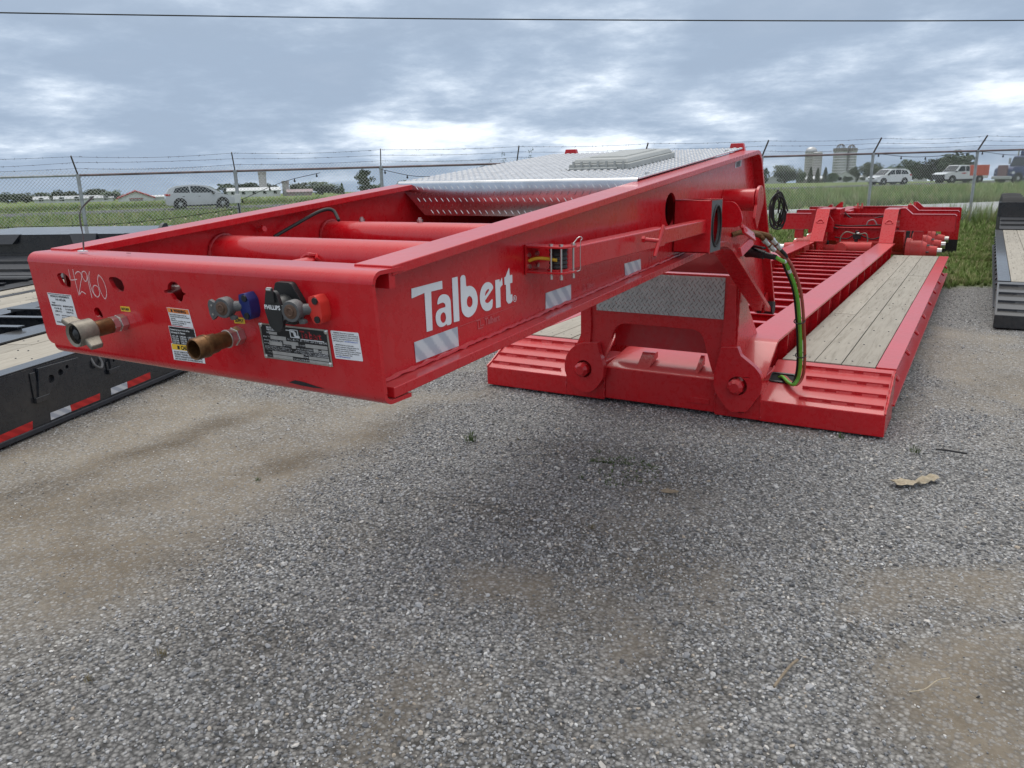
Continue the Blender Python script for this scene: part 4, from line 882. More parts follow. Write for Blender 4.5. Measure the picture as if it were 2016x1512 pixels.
# --- deck: works in trailer coordinates (x across from the middle, y back from the front edge)
def deck(root, paint_, step, plankm, z, w, ramp_len, length, zf, beam_x, solid=False, hole_x=None, front=True, step_n=4, ramp_in=.725, plank_w=None, segs=(3.4, 2.5, 2.1), xm=.16, beam_h=.15, hooks=9):
    """two side wings of planks, outer rails, main beams and crossmembers"""
    hw = w/2
    for s_ in (-1, 1):
        P = lambda x, y, zz: (s_*x, y, zz)
        rail_in = hw-.13; pin_ = beam_x[1]+.02
        if front:
            mb = MB(); x0, x1 = ramp_in, hw
            loop = [(0, .0), (0, zf), (ramp_len, z-.01), (ramp_len+.05, z-.01), (ramp_len+.05, 0)]
            mb.prism_x(loop, s_*x0, s_*x1); rp = mb.obj('ramp', paint_, root, world=False, bevel=.006)
            for i in range(step_n):
                k = (i+.35)/step_n; y = ramp_len*k+(ramp_len*.04); zz = zf+(z-.01-zf)*(y/ramp_len)
                xa = hw-.02-.01*i*0; xb = (x0+.13 if i < 2 else x0+.05) if s_ < 0 else (x0+.24 if i < 3 else x0+.17)
                mb = MB(); mb.prism_y([(s_*xa, zz-.004), (s_*xb, zz-.004), (s_*xb, zz+.022), (s_*xa, zz+.022)], y, y+.010); st_ = mb.obj('step_bar', step, root, world=False, bevel=.002)
                for j in range(3):
                    xx = xb+(xa-xb)*(.2+.3*j)+random.uniform(-.02, .02)
                    mb = MB(); mb.hexa([(s_*xx-.05, y-.012, zz-.006), (s_*xx+.05, y-.012, zz-.006), (s_*xx+.05, y, zz), (s_*xx-.05, y, zz)], [(s_*xx-.05, y-.004, zz+.004), (s_*xx+.05, y-.004, zz+.004), (s_*xx+.05, y, zz+.012), (s_*xx-.05, y, zz+.012)]); mb.obj('weld_tab', step, st_, world=False)
        y0, y1 = ramp_len+(.0 if front else 0), ramp_len+length
        mb = MB(); mb.box((s_*rail_in, y0+.05 if front else y0, z-.012), (s_*hw, y1, z)); rl = mb.obj('side_rail', paint_, root, world=False, bevel=.003)
        mb = MB()
        if solid: mb.box((s_*(hw-.01), y0, .05), (s_*(hw+.010), y1, z-.0125))
        else: mb.box((s_*(hw-.075), y0+.06, .095), (s_*(hw-.063), y1, z-.0125))
        mb.obj('rail_web', paint_, root, world=False)
        mb = MB(); mb.box((s_*(hw-.13), y0+.055, .08), (s_*(hw+(-.012 if solid else .012)), y1, .0945)); mb.obj('lower_flange', paint_, root, world=False, bevel=.002)
        # planks, each board its own piece
        xs = [rail_in-.006]; tot = rail_in-pin_
        for f in (.355, .645, 1.0): xs.append(rail_in-.006-tot*f)
        for b_ in range(3):
            y = y0+.055; k = 0; order = segs if b_ != 1 else segs[::-1]
            while y < y1-.05:
                ln = min(order[k % len(order)]*(1.0 if k else (.82, 1.15, .62)[b_]), y1-y)
                if y1-(y+ln) < .5: ln = y1-y
                mb = MB(); mb.box((s_*xs[b_], y, z-.042+random.uniform(-.001, .001)), (s_*(xs[b_+1]+.006), y+ln-.006, z-.003+random.uniform(-.002, .003)))
                pk = mb.obj('plank', plankm, root, world=False, bevel=.003)
                mb = MB()
                for yy in np.arange(y+.12, y+ln-.05, .62):
                    for xx in (xs[b_]-.05, xs[b_+1]+.06): mb.cyl((s_*xx, yy, z-.004), (s_*xx, yy, z+.0012), .006, n=8)
                if len(mb.bm.verts): mb.obj('screw_heads', 'grey_cast', pk, world=False, kind='stuff')
                y += ln; k += 1
        # main beam
        bx0, bx1 = beam_x; zt = z+beam_h
        line = fillet([(.06, .30), (.39, zt), (y1+.30, zt)], .05, 5) if front else [(0, zt), (y1, zt)]
        mb = MB(); mb.flange(line, -.018, s_*bx0, s_*bx1); mb.obj('beam_flange', paint_, root, world=False, bevel=.003)
        xm_ = (bx0+bx1)/2+.04; mb = MB(); mb.box((s_*(xm_-.008), .40, .04), (s_*(xm_+.008), y1+.3, zt-.0185)); mb.obj('beam_web', paint_, root, world=False)
        mb = MB(); mb.box((s_*bx0, .40, .03), (s_*bx1, y1+.3, .048)); mb.obj('beam_foot', paint_, root, world=False)
        y = y0+.35
        while y < y1:
            mb = MB(); mb.box((s_*(xm_+.009), y, .05), (s_*(bx1-.01), y+.012, zt-.019)); mb.obj('stiffener', paint_, root, world=False)
            mb = MB(); mb.box((s_*(xm_+.009), y+.014, z-.11), (s_*(hw-.08), y+.09, z-.045)); mb.obj('outrigger', paint_, root, world=False)
            y += .62
        for i in range(hooks if s_ > 0 or not solid else 0):
            y = y0+.35+i*(y1-y0-.6)/max(1, hooks-1)
            pts = [(s_*(hw-.062), y-.03, z-.10), (s_*(hw-.02), y-.025, z-.13), (s_*(hw-.005), y, z-.15), (s_*(hw-.02), y+.025, z-.13), (s_*(hw-.062), y+.03, z-.10)]
            mb = MB(); mb.tube(spline(pts, 4), .012, 8); mb.obj('tie_ring', paint_, root, world=False)
            mb = MB(); mb.prism_y([(s_*(hw-.062), z-.0125), (s_*(hw-.008), z-.0125), (s_*(hw-.062), z-.09)], y+.07, y+.082); mb.obj('rail_gusset', paint_, root, world=False)
    y = y0+.25 if front else .3
    while y < y1+.2:
        mb = MB(); xx = beam_x[0]+.05; mb.box((-xx, y, z+.035), (xx, y+.085, z+.047)); mb.box((-xx, y+.038, .06), (xx, y+.047, z+.0345)); mb.obj('crossmember', paint_, root, world=False)
        y += .44
deck(red, RED, RED, 'plank_wood', .35, 3.03, .435, 7.90, .150, (.485, .735))
# round-cornered hose hole in the ramp
RN = Vector((0, -.19, .435)).normalized(); RP = Vector((0, 5.335, .150))
hc = at_plane(1541, 745, RP, RN); hu = Vector((1, 0, 0)); hv = Vector((0, .435, .19)).normalized()
def HF(a, b, d): return hc+hu*a+hv*b+RN*d
oval = fillet([(-.095, -.055), (.095, -.055), (.095, .055), (-.095, .055)], .035, 5, True); inner = fillet([(-.080, -.042), (.080, -.042), (.080, .042), (-.080, .042)], .028, 5, True)
mb = MB(); mb.plate([oval, inner], HF, -.004, .010); part(mb, 'grommet', 'black_plastic', bevel=.002)
mb = MB(); mb.plate([inner], HF, .001, .002); part(mb, 'grommet_dark_plate', 'hole_dark')  # black sheet painted in for the shade inside the hose hole
# --- hoses
def hose(name, pts, r, mat): mb = MB(); mb.tube(spline(pts, 8), r, 10); return part(mb, name, mat)
b0 = at(1487, 462, X=-1.20); b1 = at(1505, 466, X=-1.16)
mid1 = [at(1548, 520, Y=5.05), at(1568, 575, Y=5.18), at(1575, 650, Y=5.32), at(1576, 712, Y=5.42), at(1572, 742, Y=5.47)]
tail = [at(1563, 757, Y=5.46), at(1551, 752, Y=5.50), hc+Vector((-.01, -.0, .012)), hc+Vector((-.05, .02, -.03))]
gp = [at(1527, 506, Y=4.86), at(1540, 514, Y=4.95)]+mid1+tail
hose('control_cable', gp, .0125, 'green_hose')
mb = MB(); k = spline(gp, 8); mb.tube([p for p in k[10:15]], .0129, 10); mb.tube([p for p in k[18:20]], .0129, 10); part(mb, 'cable_tag', 'sticker_white')
of = Vector((.024, .012, 0)); hose('return_hose', [at(1524, 492, Y=4.85), at(1536, 500, Y=4.95)]+[p+of for p in mid1]+[p+of*.7 for p in tail], .0105, 'red_hose')
of = Vector((-.020, .02, 0)); hose('supply_hose', [at(1533, 487, Y=4.90), at(1548, 505, Y=5.0)]+[p+of for p in mid1]+[p+of*.6 for p in tail], .0105, 'rubber')
for i in (3, 4):
    c = k[i*8+6]; d = (k[i*8+7]-c).normalized(); x = d.orthogonal().normalized(); y = d.cross(x)
    mb = MB(); mb.tube([c+(x*math.cos(R(a))+y*math.sin(R(a)))*.034 for a in range(0, 361, 30)], .004, 6, False); part(mb, 'cable_tie', 'black_plastic')
def fitting(p, q, name='hose_fitting'):
    p, q = Vector(p), Vector(q); a, b_ = p.lerp(q, .3), p.lerp(q, .62)
    mb = MB(); mb.cyl(p, a, .014, n=12); part(mb, name, 'brass_old')
    mb = MB(); mb.cyl(a, b_, .018, n=6); mb.cyl(b_, q, .014, n=12); part(mb, name, 'bright_metal')
wall = Vector((-1.254, 4.62, 1.33))
mb = MB(); mb.tube(spline([wall, wall+Vector((.05, .05, .012)), at(1494, 463, Y=4.76), at(1500, 468, Y=4.77)], 4), .015, 10); part(mb, 'elbow', 'brass_old')
mb = MB(); mb.tube(spline([wall+Vector((0, .06, 0)), wall+Vector((.05, .11, .012)), at(1510, 463, Y=4.80), at(1516, 469, Y=4.82)], 4), .015, 10); part(mb, 'elbow', 'brass_old')
fitting(at(1499, 466, Y=4.77), at(1513, 482, Y=4.81)); fitting(at(1511, 480, Y=4.81), at(1525, 493, Y=4.85)); fitting(at(1515, 467, Y=4.82), at(1527, 479, Y=4.86)); fitting(at(1525, 477, Y=4.86), at(1535, 490, Y=4.91))
pa, pb = at(1469, 494, X=-1.235), at(1500, 499, Y=4.80); pc = at(1528, 507, Y=4.86)
mb = MB(); mb.lathe([(0, .034), (.06, .038), (.25, .030), (.62, .026), (.63, .020), (1, .016)], pa, pc, n=16); pl_ = part(mb, 'power_plug', 'black_plastic')
mb = MB(); mb.bar(pa+Vector((.01, .01, .036)), pb+Vector((.01, .01, .030)), .03, .012); part(mb, 'plug_latch', 'black_plastic', pl_, bevel=.003)
# --- rear axle section
YN = 13.95
for s_, xc in ((1, -1.305), (-1, -2.36)):
    w = .12
    mb = MB(); mb.flange([(YN, .505), (14.42, 1.01), (15.05, 1.01), (15.35, .90), (17.9, .90)], -.02, xc-w, xc+w*.75); part(mb, 'neck_flange', bevel=.003)
    mb = MB(); mb.prism_x([(YN+.03, .20), (YN+.03, .50), (14.43, .985), (15.04, .985), (15.34, .875), (17.9, .875), (17.9, .62), (14.75, .62), (14.55, .30), (14.3, .20)], xc-.01, xc+.01); part(mb, 'neck_web')
    mb = MB(); P0, P1 = Vector((xc-.02, YN+.28, .78)), Vector((xc-.02, YN+.305, .81)); nn = Vector((0, -.74, .68)); vv = Vector((0, .68, .74))
    mb.tube([P0+vv*(.062*math.sin(R(a)))+Vector((.052*math.cos(R(a)), 0, 0))+nn*.022 for a in range(0, 181, 20)], .011, 8); mb.obox(P0+nn*.012, (.055, 0, 0), vv*.010, nn*.012); part(mb, 'tie_ring', bevel=0)
    mb = MB(); mb.plate([[(xc+s_*.0, .62), (xc-s_*.16, .62), (xc-s_*.16, .80), (xc-s_*.02, .99), (xc, .99)]], lambda a, b, d: (a, d, b), 14.46, 14.475); part(mb, 'neck_gusset')
    # cross arms over each axle
    for i, y in enumerate((14.60, 15.85, 17.10)):
        if s_ > 0: pr = [(-1.20, .66), (-.40, .65), (-.385, .70), (-.385, .89), (-.41, .913), (-1.02, .913), (-1.13, 1.008), (-1.20, 1.008)]
        else: pr = [(-2.46, .66), (-3.08, .65), (-3.09, .67), (-3.09, .90), (-3.075, .913), (-2.60, .913), (-2.50, 1.008), (-2.46, 1.008)]
        mb = MB(); mb.prism_y(pr, y, y+.012); part(mb, 'fender_arm', bevel=0)
        mb = MB(); ln = [p for p in (pr[1:] if s_ > 0 else pr[1:])]
        for a, b_ in zip(ln, ln[1:]): mb.bar((a[0], y+.06, a[1]), (b_[0], y+.06, b_[1]), .14, .012, up=(0, 1, 0)) if False else mb.hexa([(a[0], y-.01, a[1]), (b_[0], y-.01, b_[1]), (b_[0], y+.13, b_[1]), (a[0], y+.13, a[1])], [(a[0], y-.01, a[1]+.012), (b_[0], y-.01, b_[1]+.012), (b_[0], y+.13, b_[1]+.012), (a[0], y+.13, a[1]+.012)])
        part(mb, 'fender_top')
        # axle end: drum, hub and bare spindle (no tyre fitted)
        xs = (-1.10, -.78, -.62, -.55) if s_ > 0 else (-2.60, -2.92, -3.08, -3.15); yc, zc = y+.32, .30
        mb = MB(); mb.lathe([(0, .17), (.04, .215), (.22, .215), (.25, .20), (.75, .20), (.80, .17), (1, .14)], (xs[0], yc, zc), (xs[1], yc, zc), n=32); dr = part(mb, 'brake_drum', 'pink_drum', ang=30)
        mb = MB(); mb.lathe([(0, .10), (.5, .095), (1, .085)], (xs[1], yc, zc), (xs[2], yc, zc), n=24); part(mb, 'hub', 'pink_drum', dr)
        mb = MB(); mb.cyl((xs[2], yc, zc), (xs[3], yc, zc), .062, n=24); part(mb, 'hub_cap', 'bright_metal', dr)
        for a in range(0, 360, 60):
            if s_ > 0: mb = MB(); q = Vector((xs[1]-.005, yc+.115*math.cos(R(a)), zc+.115*math.sin(R(a)))); mb.cyl(q, q+Vector((.05, 0, 0)), .010, n=8); part(mb, 'wheel_stud', 'grey_cast', dr)
    mb = MB()
    mb.tube(spline([(xc+s_*.03-.02, 14.6, .92), (xc-s_*.06, 14.65, .80), (xc-s_*.10, 14.75, .70), (xc-s_*.18, 14.8, .66)], 5), .012, 8); part(mb, 'air_hose', 'rubber')
for i, y in enumerate((14.92, 16.17, 17.42)):
    mb = MB(); mb.cyl((-2.62, y, .30), (-1.08, y, .30), .075, n=20); part(mb, 'axle', 'pink_drum')
for (y, z0, z1) in ((14.85, .45, .67), (15.6, .70, .86), (17.8, .66, .90)):
    mb = MB(); mb.box((-2.35, y, z0), (-1.32, y+.012, z1)); mb.box((-2.35, y-.05, z1), (-1.32, y+.05, z1+.012)); part(mb, 'rear_crossbeam', bevel=.002)
mb = MB(); mb.lathe([(0, .05), (.06, .10), (.94, .10), (1, .05)], (-2.12, 14.55, .36), (-1.55, 14.55, .36), n=24); part(mb, 'air_tank', 'pink_drum')
mb = MB(); mb.cyl((-2.05, 14.36, .36), (-2.05, 14.50, .36), .095, n=24); part(mb, 'tank_end', 'pink_drum')
mb = MB(); mb.box((-1.90, 14.62, .50), (-1.78, 14.72, .60)); mb.cyl((-1.84, 14.6, .60), (-1.84, 14.6, .64), .03, n=12); mb.cyl((-1.84, 14.58, .46), (-1.84, 14.58, .52), .03, n=10); vb = part(mb, 'valve_block', 'black_plastic', bevel=.004)
mb = MB(); mb.cyl((-1.84, 14.585, .60), (-1.80, 14.585, .60), .02, n=10); part(mb, 'valve_cap', 'bright_metal', vb)
for pts, m_ in (([(-1.86, 14.62, .58), (-2.0, 14.6, .62), (-2.08, 14.58, .55), (-2.09, 14.56, .44)], 'wing_cast'), ([(-1.80, 14.62, .58), (-1.70, 14.6, .60), (-1.66, 14.58, .52), (-1.66, 14.56, .42)], 'wing_cast'), ([(-1.9, 14.66, .56), (-2.0, 14.66, .50), (-2.2, 14.7, .52)], 'rubber'), ([(-1.78, 14.66, .56), (-1.6, 14.68, .50), (-1.45, 14.7, .55)], 'rubber'), ([(-2.2, 15.55, .90), (-2.05, 15.45, .80), (-1.8, 15.5, .78), (-1.45, 15.5, .86)], 'rubber'), ([(-1.75, 15.0, .70), (-1.72, 15.0, .78), (-1.64, 15.0, .80), (-1.58, 15.0, .72)], 'shed_pink'), ([(-2.25, 14.95, .71), (-2.0, 14.9, .70), (-1.5, 14.95, .72)], 'rubber')):
    mb = MB(); mb.tube(spline(pts, 6), .011, 8); part(mb, 'air_hose', m_)
for x in (-2.14, -1.215):
    for dx in (-.045, .035):
        mb = MB(); mb.prism_x([(16.98, .90), (17.1, .90), (17.06, 1.0), (17.0, 1.0)], x+dx, x+dx+.02); part(mb, 'hinge_ear', 'pink_drum')
for x0, x1 in ((-.70, -.40), (-3.12, -2.8)):
    mb = MB(); mb.box((x0, 17.6, .28), (x1, 17.62, .62)); part(mb, 'flap_bracket')
    mb = MB()
    for i in range(9):
        a = x0+(x1-x0)*i/9; mb.box((a, 17.59+(.006 if i % 2 else 0), .012), (a+(x1-x0)/9, 17.605, .29))
    part(mb, 'mud_flap', 'rubber')

# weld beads where plates meet at the coupling
def bead(p, q, r=.006, n=26):
    p, q = Vector(p), Vector(q); pts = [p.lerp(q, i/n)+Vector((random.uniform(-.002, .002), random.uniform(-.002, .002), random.uniform(-.002, .002))) for i in range(n+1)]
    mb = MB(); mb.tube(pts, [r+random.uniform(-.002, .0022) for _ in pts], 6); part(mb, 'weld_bead')
for x in (-2.69, -2.367, -1.503, -1.187): bead((x, 5.334, .02), (x, 5.334, .14 if x in (-2.69, -1.187) else .25), .007)
bead((-1.374, 5.335, .52), (-1.374, 5.335, .99)); bead((-2.553, 5.335, .54), (-2.553, 5.335, .99)); bead((-1.19, 5.34, .152), (-1.19, 5.70, .31), .007); bead((-1.372, 5.42, .335), (-1.372, 5.95, .49), .008)
bead((-.405, 5.336, .155), (-.405, 5.76, .345), .008); bead((-3.425, 5.336, .155), (-3.425, 5.76, .345), .008)

# --- more of the rear running gear: hangers, spring boxes, brake chambers, frame plates
for s_, xa, xb in ((1, -1.29, -1.12), (-1, -2.54, -2.37)):
    for y in (14.60, 15.85, 17.10):
        mb = MB(); mb.prism_x([(y-.02, .64), (y+.42, .64), (y+.36, .40), (y+.20, .30), (y+.05, .42)], xa, xb); part(mb, 'axle_hanger')
        mb = MB(); mb.lathe([(0, .05), (.1, .085), (.5, .095), (.9, .085), (1, .05)], ((xa+xb)/2, y+.50, .36), ((xa+xb)/2, y+.66, .40), n=18); part(mb, 'brake_chamber', 'rubber')
        mb = MB(); mb.lathe([(0, .09), (.2, .125), (.5, .115), (.8, .125), (1, .09)], ((xa+xb)/2, y+.82, .40), ((xa+xb)/2, y+.82, .64), n=20); part(mb, 'air_spring', 'rubber')
        mb = MB(); mb.box((-.98 if s_ > 0 else -2.86, y+.02, .50), (-.84 if s_ > 0 else -2.72, y+.10, .65)); part(mb, 'fender_hanger')
for y, z0, z1 in ((15.05, .62, .98), (16.25, .60, .885), (17.45, .60, .885)):
    mb = MB(); mb.box((-2.35, y, z0), (-2.20, y+.55, z1)); mb.box((-1.46, y, z0), (-1.32, y+.55, z1)); part(mb, 'side_frame_box', bevel=.004)
    mb = MB(); mb.box((-2.20, y+.2, z0), (-1.46, y+.215, z0+.20)); part(mb, 'rear_crossbeam')
# --- fittings on the transom face
def Tp(px, py, d=0.0): p = at(px, py, Y=YT+.004); return Vector((p.x, YT+d+(1.457-p.z)*.075, p.z))
FN = Vector((0, -1, -.075)).normalized()       # out of the face
class Frame:
    """2D frame on the transom face from three pixel corners"""
    def __init__(s, tl, tr_, bl, h=.0008):
        s.o, s.u, s.v = Tp(*tl), Tp(*tr_)-Tp(*tl), Tp(*bl)-Tp(*tl); s.w, s.h = s.u.length, s.v.length; s.n = FN; s.d = h
    def pt(s, a, b, d=None): return s.o+s.u*a+s.v*b+s.n*(s.d if d is None else d)       # a, b in 0..1, b downwards
    def quad(s, mb, a0, b0, a1, b1, d, r=0):
        lp = [(a0, b0), (a1, b0), (a1, b1), (a0, b1)]
        if r: lp = [(x/s.w, y/s.h) for x, y in fillet([(x*s.w, y*s.h) for x, y in lp], r, 4, True)]
        mb.plate([lp], lambda a, b, e: s.pt(a, b, e), d-.0005, d)
    def sticker(s, name, mat, r=.0, parent=None):
        mb = MB(); s.quad(mb, 0, 0, 1, 1, s.d, r); return part(mb, name, mat, parent)
    def text(s, mb, body, a, b, hh, width=None, align='L', bold=.012, d=None):
        d = s.d+.0006 if d is None else d
        text_into(mb, body, lambda x, y: s.pt(x/s.w, y/s.h, d), a*s.w, b*s.h, -hh*s.h, None if width is None else width*s.w, align, bold) if False else \
        text_into(mb, body, lambda x, y: s.pt(x/s.w, b-(y)/s.h, d), a*s.w, 0, hh*s.h, None if width is None else width*s.w, align, bold)
# handwritten stock number
strokes = [[(1035, 680), (1048, 770), (1062, 838), (1150, 830)], [(1100, 678), (1115, 800), (1140, 950), (1165, 1070)],
 [(1130, 755), (1150, 725), (1180, 715), (1208, 730), (1226, 785), (1205, 880), (1180, 990), (1175, 1055), (1212, 1015), (1268, 1052)],
 [(1308, 770), (1290, 728), (1260, 708), (1232, 735), (1238, 800), (1275, 860), (1302, 830), (1306, 765), (1318, 860), (1340, 1000), (1358, 1112)],
 [(1348, 712), (1333, 790), (1343, 900), (1375, 1020), (1430, 1095), (1472, 1060), (1462, 955), (1412, 920), (1380, 960), (1392, 1040), (1430, 1095)],
 [(1478, 760), (1460, 850), (1488, 1000), (1548, 1122), (1580, 1050), (1570, 930), (1528, 820), (1478, 760)]]
mb = MB()
for st_ in strokes:
    pts = spline([Tp(x/7.56, 440+y/7.56)+FN*.0006 for x, y in st_], 5); up = FN
    for a, b_ in zip(pts, pts[1:]):
        d = (b_-a); 
        if d.length < 1e-6: continue
        n = d.normalized().cross(FN)*random.uniform(.0011, .0016); mb.poly([a-n, b_-n+d*.1, b_+n+d*.1, a+n])
part(mb, 'chalk_number', 'chalk', weld=False)
# stickers with their print
f = Frame((91, 576), (138, 581), (105, 640)); s1 = f.sticker('wetline_sticker', 'sticker_white'); mb = MB()
for body, a, b, h, w, al in (('HYDRAULIC REQUIREMENTS', .5, .12, .06, .78, 'C'), ('FOR WETLINE', .5, .22, .06, .42, 'C'), ('Supply:', .1, .31, .045, None, 'L'), ('MINIMUM OUTPUT', .05, .40, .05, .42, 'L'), ('MAXIMUM OUTPUT', .53, .40, .05, .43, 'L'), ('5 G.P.M. @', .13, .49, .05, .30, 'L'), ('15 G.P.M. @', .60, .49, .05, .32, 'L'), ('2000 P.S.I.', .13, .58, .05, .30, 'L'), ('2000 P.S.I.', .60, .58, .05, .30, 'L'), ('Return:', .1, .69, .045, .18, 'L'), ('unrestricted flow', .36, .69, .04, .5, 'L'), ('is required to pump', .36, .76, .04, .5, 'L'), ('50 Micron Filter', .36, .83, .04, .45, 'L'), ('WARRANTY WILL BE VOIDED IF', .06, .92, .045, .85, 'L')):
    f.text(mb, body, a, b, h, w, al, .02)
f.quad(mb, .03, .02, .97, .035, f.d+.0006); part(mb, 'print', 'ink', s1, weld=False)
f = Frame((326, 605), (369, 610), (334, 641)); s1 = f.sticker('oxygen_warning_sticker', 'sticker_white'); mb = MB(); f.quad(mb, .02, .02, .98, .27, f.d+.0006); hd = part(mb, 'header', 'sticker_orange', s1)
mb = MB(); f.text(mb, 'WARNING', .58, .23, .17, .56, 'C', .03, f.d+.0012); f.quad(mb, .17, .08, .24, .23, f.d+.0012)
for i, tx in enumerate(('Removable tongue must be', 'locked securely in place before', 'moving.', 'Failure to comply can result', 'in property damage or', 'serious injury.')): f.text(mb, tx, .06, .40+.11*i, .075, min(.88, .032*len(tx)), 'L', .02, f.d+.0012)
part(mb, 'print', 'ink', s1, weld=False)
f = Frame((327, 642), (378, 648), (333, 678)); s1 = f.sticker('patent_sticker', 'sticker_white'); mb = MB(); f.quad(mb, .02, .03, .98, .97, f.d+.0006); part(mb, 'ground', 'sticker_black', s1); mb = MB()
f.text(mb, 'Covered by one or more of the', .06, .22, .10, .74, 'L', .02, f.d+.0012); f.text(mb, 'following U.S. Patents:', .06, .38, .10, .56, 'L', .02, f.d+.0012)
for i in range(4):
    for j in range(3):
        if i == 3 and j == 2: continue
        f.text(mb, '%d,%03d,%03d' % ((4, 5, 6)[j], (371, 411, 620)[i % 3]+31*j, (181, 509, 346)[(i+j) % 3]+7*i), .07+.31*j, .57+.12*i, .085, .24, 'L', .02, f.d+.0012)
part(mb, 'print', 'white_print', s1, weld=False)
f = Frame((330, 677), (392, 684), (334, 710)); s1 = f.sticker('caution_sticker', 'sticker_white'); mb = MB(); f.quad(mb, .02, .03, .98, .36, f.d+.0006); part(mb, 'header', 'sticker_yellow', s1); mb = MB(); f.text(mb, 'CAUTION', .55, .31, .22, .48, 'C', .04, f.d+.0012); f.quad(mb, .20, .10, .27, .31, f.d+.0012)
for i, tx in enumerate(('DO NOT OPERATE THIS TRAILER WITHOUT', 'PROPERLY TRAINED. DO NOT OPERATE', 'WITHOUT PROPER INSTRUCTION. THE OPERATOR', 'SAFETY AND THE SAFETY OF OTHERS DEPEND ON YOU.')): f.text(mb, tx, .06, .53+.14*i, .09, .88, 'L', .03, f.d+.0012)
part(mb, 'print', 'ink', s1, weld=False)
for tl, tr_, bl, tx in (((234, 603), (252, 604.5), (236, 613), 'RETURN'), ((458, 625), (479, 626), (459, 637), 'SUPPLY')):
    f = Frame(tl, tr_, bl); s1 = f.sticker('port_tag', 'sticker_yellow'); mb = MB(); f.text(mb, tx, .5, .76, .5, .8, 'C', .04); part(mb, 'print', 'ink', s1, weld=False)
f = Frame((648, 651), (703, 656), (655, 707)); s1 = f.sticker('chemical_warning_sticker', 'sticker_white', .003); mb = MB(); mb2 = MB()
rows = ['WARNING: This product can expose you', 'to chemicals including Lead, which is known to', 'the State of California to cause cancer, birth', 'defects or other reproductive harm. For more', 'information, go to', '', 'ADVERTENCIA: Este producto puede', 'exponerlo a quimicos, incluyendo plomo, los', 'cuales son conocidos por el Estado de', 'California como causantes de cancer y defectos', 'de nacimiento u otros danos reproductivos.', 'Para mayor informacion visite']
for i, tx in enumerate(rows): f.text(mb, tx, .05+(.05 if i in (0, 6) else 0), .085+.071*i, .042, min(.92, .0205*len(tx)), 'L', .02)
f.text(mb2, 'www.P65Warnings.ca.gov', .45, .085+.071*4, .042, .48, 'L', .03); f.text(mb2, 'www.P65Warnings.ca.gov', .05, .085+.071*12, .042, .52, 'L', .03)
part(mb, 'print', 'ink', s1, weld=False); part(mb2, 'web_address', 'ink_blue', s1, weld=False)
# maker's plate
f = Frame((507, 635.5), (643, 650), (515, 705.5), .0015); s1 = f.sticker('maker_plate', 'bright_metal'); mb = MB(); f.quad(mb, .025, .045, .975, .955, f.d+.0006); part(mb, 'ground', 'sticker_black', s1)
mb = MB()
for r_ in ((.14, .215, .26, .29), (.15, .32, .385, .43), (.335, .435, .555, .53), (.12, .49, .315, .60), (.45, .53, .51, .625), (.655, .45, .965, .55), (.765, .565, .83, .655), (.875, .57, .965, .66), (.145, .76, .605, .85), (.145, .865, .44, .95), (.68, .79, .965, .87), (.68, .89, .945, .955)): f.quad(mb, *r_, f.d+.0012)
part(mb, 'blank_fields', 'plate_field', s1); mb = MB()
for body, a, b, h, w in (('MANUFACTURED BY', .11, .125, .05, .22), ('FABRIQUE PAR', .11, .185, .05, .14), ('DATE', .10, .265, .04, .035), ('MODEL TYPE', .04, .385, .035, .10), ('VEHICLE IDENTIFICATION NUMBER', .04, .485, .035, .285), ('GVWR PNBV', .04, .575, .035, .075), ('GAWR EACH AXLE', .325, .585, .035, .115), ('TIRE SIZE', .565, .53, .035, .08), ('PSI/KPA  COLD INFLATION PRESSURE', .52, .63, .035, .24), ('RIM', .835, .635, .035, .03), ('RENSSELAER, IN  47978  USA 219-866-7141', .405, .405, .055, .56), ('THIS VEHICLE CONFORMS TO ALL APPLICABLE STANDARDS', .04, .655, .03, .38), ('PRESCRIBED UNDER THE CANADIAN MOTOR VEHICLE', .04, .70, .03, .40), ('SAFETY REGULATIONS IN EFFECT ON THE DATE', .04, .745, .03, .38), ('CE VEHICULE EST CONFORME A TOUTES LES NORMES', .50, .685, .03, .46), ('APPLICABLES EN VERTU DU REGLEMENT', .47, .73, .03, .49), ('A LA DATE DE SA FABRICATION', .50, .775, .03, .46), ('TYPE', .05, .82, .035, .08), ('SERIAL', .05, .92, .035, .08), ('GVW', .61, .85, .035, .06), ('INSPECTED BY', .45, .94, .035, .22)): f.text(mb, body, a, b, h, w, 'L', .02)
for q in (((.40, .115), (.455, .115), (.455, .135), (.40, .135)), ((.60, .325), (.93, .325), (.93, .345), (.60, .345))): mb.plate([list(q)], lambda a, b, e: f.pt(a, b, e), f.d+.0007, f.d+.0012)
mb.plate([fillet([(.455, .09), (.575, .09), (.575, .32), (.455, .32)], .02, 3, True), fillet([(.465, .11), (.565, .11), (.565, .30), (.465, .30)], .015, 3, True)], lambda a, b, e: f.pt(a, b, e), f.d+.0007, f.d+.0012)
mb.plate([[(.47, .115), (.52, .12), (.545, .18), (.545, .25), (.59, .26), (.59, .32), (.53, .31), (.51, .26), (.505, .18), (.47, .165)]], lambda a, b, e: f.pt(a, b, e), f.d+.0007, f.d+.00125)
part(mb, 'print', 'white_print', s1, weld=False)
mb = MB(); f.text(mb, 'Talbert', .60, .30, .19, .30, 'L', .03); part(mb, 'brand_print', 'ink_red', s1, weld=False)
for a, b in ((.025, .05), (.97, .06), (.03, .945), (.965, .945)):
    p = f.pt(a, b, 0); mb = MB(); mb.lathe([(0, .0065), (.6, .006), (1, .003)], p, p+FN*.005, n=12); part(mb, 'rivet', 'bright_metal', s1)
